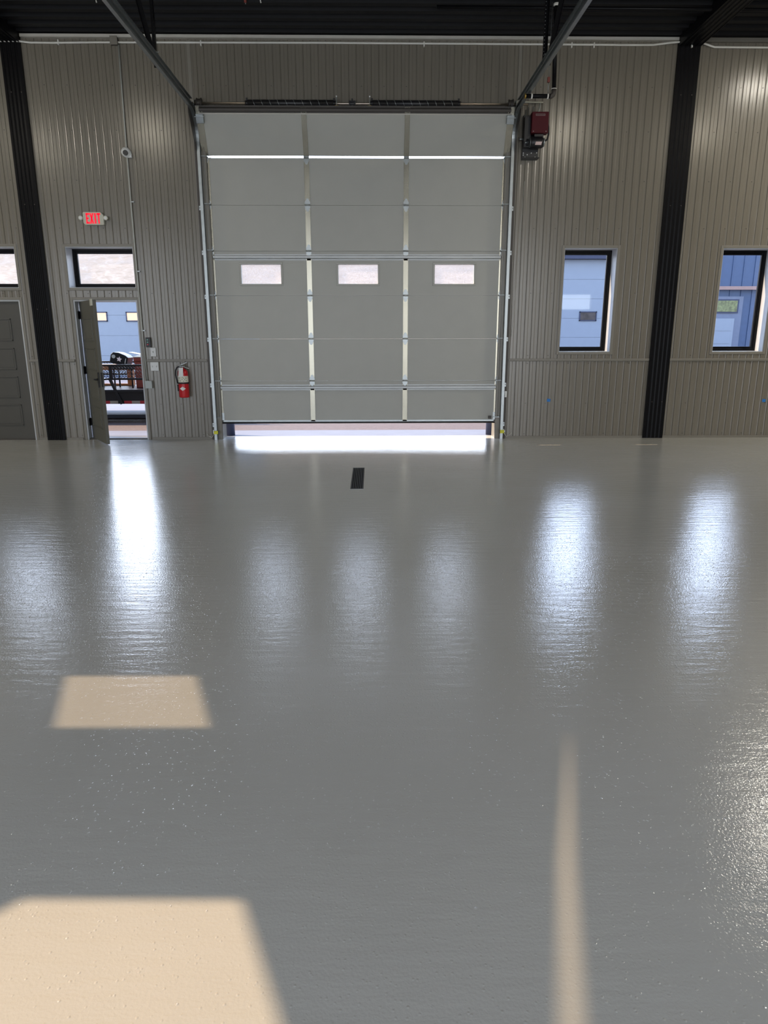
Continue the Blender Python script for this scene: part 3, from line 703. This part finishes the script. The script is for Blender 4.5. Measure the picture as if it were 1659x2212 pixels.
# security camera
t = thing('security_camera', 'round white dome security camera with black lens on the left wall', 'camera', (-3.152, -.05, 3.964))
m = MB(); m.rev([(.060, 0), (.062, -.02), (.060, -.045), (.052, -.055)], (-3.150, -.006, 3.962), 28, 0, 'Y'); m.box(-3.145, -3.085, -.045, -.006, 3.900, 3.955)
m.build('camera_base', M_white, t, .004)
c = Vector((-3.158, -.060, 3.968)); dv_ = Vector((.06, -1.0, -.02)).normalized()
def ball(c, r, n=20, k=12, half=None, d=Vector((0, -1, 0))):
    m = MB(); a = d.cross(Vector((0, 0, 1))).normalized(); b = a.cross(d); vs = []; fs = []
    lim = PI if not half else half
    for i in range(k+1):
        th = lim*i/k+1e-4
        for j in range(n):
            ph = 2*PI*j/n; vs.append(c+(d*math.cos(th)+(a*math.cos(ph)+b*math.sin(ph))*math.sin(th))*r)
    for i in range(k):
        for j in range(n): fs.append((i*n+j, i*n+(j+1) % n, (i+1)*n+(j+1) % n, (i+1)*n+j))
    m.add(vs, fs, 0, True); return m
ball(c+Vector((0, .02, 0)), .064, 24, 12, None, dv_).build('camera_ball', M_white, t)
m = MB(); q = c+Vector((.008, .02, -.018))+dv_*.045; m.tube([q, q+dv_*.020], .034, 22); m.build('camera_lens', M_blackplastic, t)

# exit sign
t = thing('exit_sign', 'white wall exit sign with glowing red letters and two lamp heads', 'exit sign', (-3.683, -.03, 3.118))
x0, x1, z0, z1 = -3.828, -3.540, 3.032, 3.202; c_ = .028
MB().prism([(x0+c_, z0), (x1-.01, z0), (x1, z0+.01), (x1, z1-.04), (x1-.035, z1), (x0+.012, z1), (x0, z1-.012), (x0, z0+c_)], -.060, -.008).build('sign_housing', M_ivory, t, .006)
LET = {'E': [(0, 0, .36, 1), (0, 0, 1, .17), (0, .83, 1, 1), (0, .42, .82, .58)], 'I': [(.2, 0, .8, 1)], 'T': [(.30, 0, .70, 1), (0, .83, 1, 1)]}
lx0, lz0, lz1 = -3.782, 3.050, 3.187; H = lz1-lz0; cur = lx0; m = MB()
for ch, wd in (('E', .046), ('X', .054), ('I', .038), ('T', .050)):
    if ch == 'X':
        for a, b in (((0, 0), (1, 1)), ((0, 1), (1, 0))):
            pa = (cur+.008+a[0]*(wd-.016), lz0+a[1]*H); pb = (cur+.008+b[0]*(wd-.016), lz0+b[1]*H)
            m.prism([(pa[0]-.010, pa[1]), (pa[0]+.010, pa[1]), (pb[0]+.010, pb[1]), (pb[0]-.010, pb[1])], -.0625, -.059)
    else:
        for a, b, c2, d in LET[ch]: m.box(cur+a*wd, cur+c2*wd, -.0625, -.059, lz0+b*H, lz0+d*H)
    cur += wd+.004
m.build('exit_letters', M_exitred, t)
for s, x in ((-1, -3.862), (1, -3.508)):
    m = MB(); m.tube([(x-s*.03, -.034, 3.118), (x, -.040, 3.124)], .010, 10); m.tube([(x, -.020, 3.126), (x-s*.004, -.066, 3.124)], [.026, .030], 20)
    m.tube([(x-s*.004, -.066, 3.124), (x-s*.004, -.069, 3.124)], .020, 16, 1)
    m.build('lamp_head', [M_ivory, M_white], t)

# fire extinguisher
cx = -2.580; cyy = -.100; t = thing('fire_extinguisher', 'red fire extinguisher with black hose and white tag on the wall', 'fire extinguisher', (cx, cyy, .64))
m = MB(); R_ = .074
m.rev([(.060, .640), (.070, .645), (R_, .660), (R_, .985), (.070, 1.020), (.052, 1.045), (.026, 1.058), (.022, 1.075)], (cx, cyy, 0), 32); m.build('cylinder', M_red, t)
def wrap(z0, z1, a0, a1, r, mm, name, parent, n=16, shape=None):
    m = MB(); vs = []
    for k in range(n+1):
        a = a0+(a1-a0)*k/n; f = k/n
        lo, hi = (z0, z1) if shape is None else shape(f)
        vs += [(cx+r*math.sin(a), cyy-r*math.cos(a), lo), (cx+r*math.sin(a), cyy-r*math.cos(a), hi)]
    m.add(vs, [(2*k, 2*k+2, 2*k+3, 2*k+1) for k in range(n)], 0, True); return m.build(name, mm, parent)
wrap(.865, .955, -1.5, 1.5, R_+.0015, M_cream, 'instruction_label', t)
zm, hh = .773, .030
wrap(0, 0, -.62, .62, R_+.002, M_label, 'diamond_badge', t, 16, lambda f: (zm-hh*(1-abs(2*f-1)), zm+hh*(1-abs(2*f-1))))
for (a, z) in ((-.9, .885), (-.35, .885), (.25, .88), (.5, .905), (.3, .925), (.1, .94), (.75, .925), (.8, .89), (.05, .912), (-.6, .925)):
    p_ = Vector((cx+(R_+.002)*math.sin(a), cyy-(R_+.002)*math.cos(a), z)); d = Vector((math.sin(a), -math.cos(a), 0)); MB().tube([p_, p_+d*.001], .006, 6).build('label_symbol', M_rubber, t)
m = MB(); m.rev([(R_+.003, .842), (R_+.006, .846), (R_+.006, .860), (R_+.003, .864)], (cx, cyy, 0), 32); m.build('strap', M_rubber, t)
m = MB(); m.tube([(cx, cyy, 1.07), (cx, cyy, 1.105)], .020, 14); m.tube([(cx-.05, cyy-.01, 1.088), (cx, cyy, 1.088)], .013, 12); m.build('valve', M_galv, t)
m = MB(); m.bar((cx-.035, cyy, 1.105), (cx+.070, cyy, 1.150), .022, .006); m.bar((cx+.01, cyy, 1.090), (cx+.095, cyy, 1.058), .020, .005); m.build('squeeze_handle', M_galv, t)
m = MB(); m.tube([(cx-.045, cyy-.01, 1.088), (cx-.075, cyy-.012, 1.080), (cx-.100, cyy-.012, 1.035), (cx-.105, cyy-.012, .97), (cx-.092, cyy-.012, .90), (cx-.082, cyy-.012, .84)], .0105, 10); m.build('hose', M_rubber, t)
m = MB(); m.tube([(cx-.082, cyy-.012, .845), (cx-.080, cyy-.012, .828)], .012, 10, 1); m.tube([(cx-.080, cyy-.012, .828), (cx-.073, cyy-.012, .735)], [.013, .017], 12); m.build('nozzle', [M_rubber, M_galv], t)
m = MB(); m.prism([(cx-.032, 1.075), (cx+.028, 1.075), (cx+.020, .945), (cx-.048, .945)], cyy-R_-.006, cyy-R_-.004); m.build('inspection_tag', M_label, t)
m = MB(); m.box(cx-.02, cx+.02, -.03, -.006, .80, 1.17); m.box(cx-.015, cx+.015, cyy, -.03, 1.06, 1.066); m.build('wall_bracket', M_trim, t, .002)

# ------------------------------------------------------------------ jackshaft opener
t = thing('door_opener', 'dark red and black motorised door opener beside the right track', 'garage door opener', (2.48, -.15, 4.05))
MB().box(2.370, 2.595, -.235, -.110, 4.175, 4.435).build('control_box', M_dred, t, .006)
m = MB()   # embossed pale name plate
m.box(2.418, 2.545, -.2375, -.235, 4.384, 4.408); m.build('name_plate', mat('plate_grey', (.20, .16, .16), .5), t)
m = MB()
for k in range(8):
    x = 2.424+k*.0148; m.box(x, x+.010, -.239, -.2375, 4.389, 4.403)
m.build('name_lettering', M_dred, t)
for x in (2.395, 2.565): MB().tube([(x, -.235, 4.195), (x, -.239, 4.195)], .005, 8).build('cover_screw', M_galv, t)
m = MB(); m.box(2.290, 2.512, -.060, -.006, 3.885, 4.44); m.box(2.290, 2.512, -.16, -.060, 3.885, 3.893); m.box(2.29, 2.38, -.15, -.06, 4.02, 4.40); m.build('mounting_plate', M_blackplastic, t, .003)
for x, z in ((2.305, 3.965), (2.305, 3.94), (2.36, 3.945), (2.415, 3.965), (2.49, 3.968), (2.33, 3.91), (2.40, 3.90), (2.418, 3.90), (2.47, 3.912)): MB().tube([(x, -.060, z), (x, -.069, z)], .007, 8).build('bolt', M_white, t)
m = MB(); m.tube([(2.375, -.16, 4.075), (2.385, -.16, 4.075), (2.530, -.16, 4.075), (2.545, -.16, 4.075)], [.060, .072, .072, .060], 26); m.box(2.42, 2.54, -.20, -.12, 4.14, 4.17); m.build('motor', M_blackplastic, t)
m = MB(); m.tube([(2.548, -.16, 4.075), (2.566, -.16, 4.075)], [.060, .050], 22); m.build('motor_end_cap', M_galv, t)
m = MB(); m.prism([(2.425, 4.028), (2.508, 4.028), (2.520, 4.068), (2.436, 4.068)], -.2385, -.231); m.build('rating_label', mat('pink_label', (.62, .48, .46), .6), t)
m = MB(); m.tube([(2.325, -.16, 4.075), (2.345, -.16, 4.075)], .045, 22); m.tube([(2.30, -.16, 4.075), (2.34, -.16, 4.075)], .012, 12, 1); m.tube([(2.365, -.16, 4.075), (2.370, -.16, 4.075)], .068, 24, 1); m.tube([(2.225, -.10, 4.13), (2.29, -.10, 4.13)], .010, 10, 1); m.build('brake_pulley', [M_blackplastic, M_galv], t)
m = MB(); m.tube([(2.598, -.17, 4.30), (2.612, -.17, 4.26), (2.618, -.17, 4.17), (2.600, -.17, 4.11), (2.560, -.17, 4.085)], .012, 10); m.build('flexible_conduit', M_rubber, t)
m = MB(); m.tube([(2.352, -.05, 4.54), (2.355, -.05, 4.28)], .006, 8); m.tube([(2.315, -.06, 4.50), (2.318, -.06, 4.22)], .006, 8); m.box(2.30, 2.34, -.10, -.05, 4.20, 4.33, 1); m.build('chain_guide', [M_galv, M_blackplastic], t)
m = MB(); m.tube([(2.43, -.05, 4.435), (2.43, -.03, 4.55)], .007, 8); m.tube([(2.480, -.05, 4.435), (2.505, -.04, 4.52), (2.512, -.035, 4.60)], .010, 8); m.build('supply_conduit', M_conduit, t)
MB().tube([(2.335, -.10, 3.60), (2.31, -.09, 3.0), (2.285, -.08, 2.2), (2.262, -.06, 1.75), (2.250, -.04, 1.50)], .003, 6)\
    .build('pull_cord', M_conduit)
tag(bpy.data.objects['pull_cord'], 'thin pale cord hanging down the wall below the door opener', 'cord')
m = MB(); m.tube([(2.06, -.06, 4.60), (2.55, -.045, 4.60)], .009, 10); tag(m.build('wall_rod', M_ivory), 'short pale horizontal rod just above the red opener', 'rod')

# black pipe hanging from the ceiling with elbow
t = thing('black_pipe', 'black vertical pipe with elbow hanging from the ceiling by the right track', 'pipe', (2.46, -1.0, 4.4))
MB().tube([(2.437, -1.0, ZC), (2.462, -1.0, 4.46)], .026, 16).build('vertical_pipe', M_black, t)
MB().tube([(2.430, -1.0, 4.392), (2.118, -1.0, 4.392)], .0245, 16).build('horizontal_pipe', M_black, t)
MB().tube([(2.462, -1.0, 4.468), (2.462, -1.0, 4.43), (2.452, -1.0, 4.405), (2.43, -1.0, 4.392), (2.415, -1.0, 4.392)], [.031, .030, .030, .030, .030], 16).build('elbow', M_darkbrown, t)
MB().tube([(2.462, -1.0, 4.468), (2.462, -1.0, 4.476)], .034, 16).build('pipe_collar', M_whitepipe, t); MB().tube([(2.437, -1.0, 5.36), (2.437, -1.0, 5.39)], .034, 16).build('pipe_collar', M_whitepipe, t)
m = MB(); m.tube([(2.118, -1.0, 4.392), (2.104, -1.0, 4.392)], .030, 18); m.build('brass_end', M_brass, t)
for x in (2.19, 2.39):
    m = MB(); m.tube([(x-.009, -1.0, 4.392), (x+.009, -1.0, 4.392)], .029, 16); m.build('pipe_clamp', M_whitepipe, t)
m = MB(); m.tube([(2.39, -1.0, 4.42), (2.39, -1.0, 4.60)], .004, 6); m.box(2.375, 2.405, -1.015, -.985, 4.545, 4.60, 1); m.tube([(2.39, -1.0, 4.6), (2.39, -1.0, ZC)], .004, 6); m.build('hanger_rod', [M_galv, M_toolred], t)

# ceiling drops at the very top edge
t = thing('sprinkler_drop', 'small red hanging fitting at the top edge above the garage door', 'ceiling fitting', (-1.30, -1.0, 5.36))
MB().tube([(-1.285, -1.0, 5.42), (-1.285, -1.0, 5.375)], [.020, .014], 12).build('fitting_body', M_toolred, t)
MB().tube([(-1.282, -1.0, 5.375), (-1.282, -1.0, 5.362)], .005, 8).build('fitting_tip', M_galv, t)
for x, y_, lab in ((-1.105, -1.0, 'small pale peg at the top edge beside the red fitting'), (-3.06, -.98, 'small pale peg at the top edge beside the left track')):
    tag(MB().tube([(x, y_, 5.41), (x+.006, y_, 5.375)], .007, 8).build('ceiling_peg', M_whitepipe), lab, 'ceiling fitting')

# ------------------------------------------------------------------ blue tape, photo eyes
for x, z, lab in ((2.868, .575, 'small blue tape square on the panels under the first tall window'), (6.150, .562, 'small blue tape square on the panels at the right edge')):
    m = MB(); m.box(x-.026, x+.026, -.0065, -.0050, z-.022, z+.022, 0, Matrix.Translation((x, 0, z)) @ Matrix.Rotation(.1, 4, 'Y') @ Matrix.Translation((-x, 0, -z)))
    tag(m.build('blue_tape', M_blue), lab, 'tape', 'blue tape squares')
for s, lab in ((-1, 'yellow safety photo eye at the foot of the left door track'), (1, 'yellow safety photo eye at the foot of the right door track')):
    x = s*2.150 if s < 0 else 2.165
    t = thing('photo_eye', lab, 'door sensor', (x, -.08, .112), 'yellow photo eyes at the tracks')
    MB().box(x-.032, x+.032, -.10, -.060, .090, .138).build('sensor_body', M_yellow, t, .004)
    MB().box(x+.032, x+.044, -.095, -.062, .086, .142).build('sensor_lens', M_blackplastic, t, .003) if s < 0 else MB().box(x-.044, x-.032, -.095, -.062, .086, .142).build('sensor_lens', M_blackplastic, t, .003)
    MB().box(x-.02*s, x+.05*s, -.060, -.045, .10, .13).build('sensor_bracket', M_galv, t)
    MB().tube([(x+s*.03, -.07, .10), (x+s*.055, -.06, .06), (x+s*.075, -.05, .035), (x+s*.13, -.03, .055), (x+s*.155, -.02, .085)], .003, 6).build('sensor_wire', M_whitepipe, t)
t = thing('limit_switch', 'small white switch with rod beside the right track above the blue tape height', 'door sensor', (2.2, -.03, .62))
MB().box(2.190, 2.222, -.045, -.012, .625, .715).build('switch_body', M_white, t, .003)
MB().box(2.172, 2.184, -.035, -.020, .42, .745).build('switch_rod', M_whitepipe, t)
MB().tube([(2.18, -.028, .42), (2.188, -.026, .30), (2.16, -.026, .22), (2.175, -.028, .13)], .003, 6).build('switch_wire', M_rubber, t)

# ------------------------------------------------------------------ floor drain
t = thing('floor_drain', 'black slotted drain grate in the glossy grey floor', 'floor drain', (.04, -2.97, 0))
x0, x1, y0, y1_ = -.028, .106, -3.55, -2.395
m = MB(); m.box(x0, x1, y0, y1_, .0002, .0012); m.build('pit_shade', mat('pit_shade_black', (.004, .005, .007), .9), t)  # flat black sheet standing in for the shade under the grate
m = MB(); n = 7
for k in range(n): a = x0+(x1-x0)*(k+.5)/n; m.box(a-.0042, a+.0042, y0+.01, y1_-.01, .0012, .006)
m.box(x0, x1, y0, y0+.012, .0012, .006); m.box(x0, x1, y1_-.012, y1_, .0012, .006)
m.build('grate_bars', mat('grate_iron', (.035, .04, .05), .5), t)
m = MB(); e = .006; m.box(x0-e, x0, y0-e, y1_+e, .0002, .003); m.box(x1, x1+e, y0-e, y1_+e, .0002, .003); m.box(x0, x1, y0-e, y0, .0002, .003); m.box(x0, x1, y1_, y1_+e, .0002, .003)
m.build('grate_rim', M_floor, t)

# ------------------------------------------------------------------ outside
def st(name, mb, mats): o = mb.build(name, mats); o['kind'] = 'structure'; return o
st('apron_concrete', MB().box(-30, 30, WT, 1.08, -.13, -.012), M_concrete)
st('gravel_strip', MB().box(-30, 30, 1.08, 3.10, -.15, -.035), M_gravel)
st('yard_slab', MB().box(-40, 40, 3.10, 34, -.15, .03), M_concrete)
hb = MB(); nx, ny = 60, 30; vs = []
for j in range(ny+1):
    for i in range(nx+1):
        x = -150+300*i/nx; y = 34+90*j/ny; f = j/ny
        z = .0+19*f**.9+1.0*math.sin(x*.06+f*3)*f+.5*math.sin(x*.17+1+f*7)*f
        vs.append((x, y, z))
hb.add(vs, [(j*(nx+1)+i, j*(nx+1)+i+1, (j+1)*(nx+1)+i+1, (j+1)*(nx+1)+i) for j in range(ny) for i in range(nx)], 0, True)
st('hillside', hb, M_hill)
for s, lab in ((-1, 'dark blue steel bollard outside the left jamb of the garage door'), (1, 'dark blue steel bollard outside the right jamb of the garage door')):
    x = -2.065 if s < 0 else 2.095
    m = MB(); m.rev([(.082, -.012), (.082, 1.02), (.065, 1.07), (.03, 1.09)], (x, .50, 0), 26)
    tag(m.build('bollard', mat('bollard_paint', (.045, .055, .10), .4)), lab, 'bollard', 'bollards outside the garage door')

# low building opposite with sectional doors (seen through the open door)
B = thing('building', 'low pale lavender building with garage doors seen through the open door', 'building', (-10, 16, 0))
MB().box(-22, -5.2, 16.06, 24, 0, 3.0).build('wall', M_oppwall2, B); MB().box(-22.2, -5.0, 15.8, 24, 3.0, 3.12).build('roof', M_oppframe, B)
def opp_door(B, cx, wd, h, wx, warm):
    m = MB(); n = int(h/.6)
    for k in range(n): m.box(cx-wd/2, cx+wd/2, 15.98, 16.05, .03+k*h/n+.008, .03+(k+1)*h/n)
    m.box(cx-wd/2, cx+wd/2, 16.0, 16.055, .03, h)
    dd = m.build('garage_door', M_oppdoor, B)
    for x in wx:
        m = MB(); a, b, c, d = x-.32, x+.32, 1.985, 2.325
        m.box(a, b, 15.95, 15.99, c, c+.035); m.box(a, b, 15.95, 15.99, d-.035, d); m.box(a, a+.035, 15.95, 15.99, c, d); m.box(b-.035, b, 15.95, 15.99, c, d)
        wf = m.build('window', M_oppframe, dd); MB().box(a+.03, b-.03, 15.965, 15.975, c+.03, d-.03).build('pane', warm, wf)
opp_door(B, -9.13, 4.9, 2.9, (-9.77, -8.45, -11.1, -7.15), M_reflpane)
# taller building to the right, seen through the tall windows
B = thing('building', 'blue grey building with a salmon canopy band seen through the tall windows', 'building', (12, 16, 0))
MB().box(6.2, 11.3, 16.06, 24, 0, 4.9).build('wall', M_oppwall2, B)
m = MB(); m.box(6.0, 11.3, 15.75, 16.1, 4.14, 4.22); m.box(6.0, 11.3, 15.9, 16.06, 4.22, 6.0); m.build('fascia', M_oppframe, B)
opp_door(B, 8.6, 4.4, 4.1, (8.17, 6.8, 9.54), M_darkpane)
m = MB(); m.box(11.3, 22, 16.0, 24, 0, 6.2)
for k in range(26): m.box(11.3+k*.41, 11.33+k*.41, 15.975, 16.0, 0, 6.2)
m.build('metal_siding', M_oppwall, B)
MB().box(11.3, 22, 15.80, 16.0, 3.08, 3.20).build('canopy_band', M_pink, B)
m = MB(); m.box(12.62, 13.86, 15.93, 15.99, 0, 2.85); m.build('entry_frame', M_oppwall2, B)
m = MB(); m.box(12.72, 13.70, 15.90, 15.935, 2.26, 2.75); e_ = m.build('transom_window', M_oppframe, B); MB().box(12.78, 13.64, 15.885, 15.905, 2.31, 2.70).build('pane', M_greenpane, e_)
m = MB(); m.box(12.75, 13.60, 15.905, 15.935, .05, 2.07)
for k in range(4): m.box(12.85, 13.5, 15.895, 15.907, .25+k*.46, .60+k*.46)
m.build('entry_door', M_oppdoor, B)

# utility trailer --------------------------------------------------------
YA, YF = 2.30, 3.95; TX0, TX1 = -8.2, -2.6
t = thing('utility_trailer', 'black utility trailer with mesh sides parked outside the open door', 'trailer', (-5.4, 3.1, 0))
m = MB(); m.box(TX0, TX1, YA, YA+.06, .315, .525); m.box(TX0, TX1, YA-.02, YA+.08, .520, .570); m.box(TX0, TX1, YF-.06, YF, .315, .57)
for x in (TX0, TX1-.06): m.box(x, x+.06, YA+.06, YF-.06, .33, .55)
m.build('frame', M_trailer, t, .004)
m = MB(); m.box(TX0+.06, TX1-.06, YA+.08, YF-.06, .53, .56); m.build('deck', M_trailer, t)
for y_, nm in ((YA, 'near'), (YF-.05, 'far')):
    m = MB(); m.box(TX0, TX1, y_, y_+.05, .988, 1.02); m.box(TX0, TX1, y_, y_+.05, .744, .778); m.build('side_rail', M_trailer, t, .003)
    m = MB(); z0_, z1_ = .778, .988; st_ = .055; x = TX0
    yy_ = y_+.022
    rows = 6; dz = (z1_-z0_)/rows
    while x < TX1-st_:
        for r in range(rows):
            a = z0_+r*dz
            if r % 2 == 0: m.bar((x, yy_, a), (x+st_, yy_, a+dz), .009, .006, 0, (0, 1, 0))
            else: m.bar((x+st_, yy_, a), (x, yy_, a+dz), .009, .006, 0, (0, 1, 0))
        x += st_
    m.build('mesh_panel', M_mesh, t)
for x in (-7.9, -6.2, -4.52, -2.8):
    m = MB(); m.box(x-.025, x+.025, YA-.006, YA+.044, .744, 1.0); m.bar((x-.02, YA+.0, .760), (x+.165, YA-.02, .316), .05, .03, 0, (0, 1, 0)); m.build('post', M_trailer, t)
m = MB(); k = 0; x = -4.709-.139*2*8
while x < TX1:
    for a, b, mi in ((x, x+.134, 0), (x+.134, x+.285, 1)):
        if not (a > -4.43 and b < -4.19): m.box(a, b, YA-.004, YA+.001, .320, .371, mi)
    x += .394
m = MB()
for a, b, mi in [(-4.765, -4.709, 1), (-4.709, -4.575, 0), (-4.575, -4.43, 1), (-4.319, -4.181, 0), (-4.181, -4.032, 1), (-4.032, -3.90, 0), (-3.90, -3.76, 1), (-5.30, -5.15, 0), (-5.15, -5.0, 1), (-5.0, -4.85, 0)]:
    m.box(a, b, YA-.004, YA+.001, .320, .371, mi)
m.build('reflective_tape', [M_tapered, M_tapewhite], t)
for x in (-7.0, -6.1):
    m = MB(); m.rev([(.17, -.10), (.33, -.10), (.35, -.07), (.35, .07), (.33, .10), (.17, .10)], (x, YA-.16, .385), 28, 0, 'Y'); w_ = m.build('wheel', M_tyre, t)
    m = MB(); m.rev([(.05, -.09), (.18, -.08), (.18, .08), (.05, .09)], (x, YA-.16, .385), 20, 0, 'Y'); m.build('wheel_rim', M_galv, w_)
    MB().tube([(x, YA-.1, .385), (x, YF, .385)], .03, 10).build('axle', M_trailer, t)

# cargo on the trailer
T = Matrix.Translation((-4.54, 3.0, 1.075)) @ Matrix.Rotation(math.radians(14), 4, 'Y')
t = thing('black_equipment_box', 'tilted black equipment case with two pale stickers on the trailer', 'equipment case', (-4.54, 3.0, .95))
MB().prism([(-.165, -.085), (.115, -.085), (.155, -.04), (.160, .085), (.10, .115), (-.03, .135), (-.13, .120), (-.165, .07)], -.16, .16, 0, T).build('case_body', M_trailer, t, .012)
m = MB(); m.box(.118, .126, -.164, -.158, -.045, .06, 0, T); m.build('case_latch', M_white, t)
star = []
for k in range(10): a = PI/2+k*PI/5; r = .052 if k % 2 == 0 else .026; star.append((.005+r*math.cos(a), .02+r*math.sin(a)))
MB().prism(star, -.166, -.160, 0, T).build('star_sticker', mat('sticker_pink', (.75, .66, .68), .5), t)
MB().tube([T @ Vector((-.105, -.160, .045)), T @ Vector((-.105, -.166, .045))], .034, 18).build('round_sticker', M_greybox, t)
m = MB(); m.box(-4.68, -4.30, 2.84, 3.16, .90, .985); m.build('case_base', M_trailer, t, .01)
for q_ in ((-4.66, 2.87), (-4.33, 2.87), (-4.66, 3.13), (-4.33, 3.13)): MB().box(q_[0]-.012, q_[0]+.012, q_[1]-.012, q_[1]+.012, .561, .90).build('rack_leg', M_trailer, t)
t = thing('red_toolbox', 'faded red steel box on the trailer beside the black case', 'toolbox', (-4.05, 3.1, .56))
MB().box(-4.275, -3.75, 2.9, 3.4, .561, 1.05).build('box_body', M_toolred, t, .008)
MB().box(-4.285, -3.74, 2.89, 3.41, 1.055, 1.125).build('box_lid', M_toolred, t, .008)
m = MB(); m.box(-4.29, -3.74, 2.885, 3.415, 1.126, 1.145); m.bar((-4.36, 3.0, 1.215), (-4.02, 3.0, 1.145), .2, .012); m.build('box_tray', M_white, t)
tag(MB().box(-7.6, -4.52, 3.45, 3.60, .565, .60).box(-7.6, -7.5, 3.45, 3.6, .60, .90).box(-4.62, -4.52, 3.45, 3.6, .60, .90).box(-7.6, -4.52, 3.42, 3.62, .865, .975).build('orange_trestle', M_wood), 'orange wooden trestle standing on the trailer behind the wire mesh', 'trestle')
for o in list(bpy.data.objects):
    if '_o' in o: del o['_o']
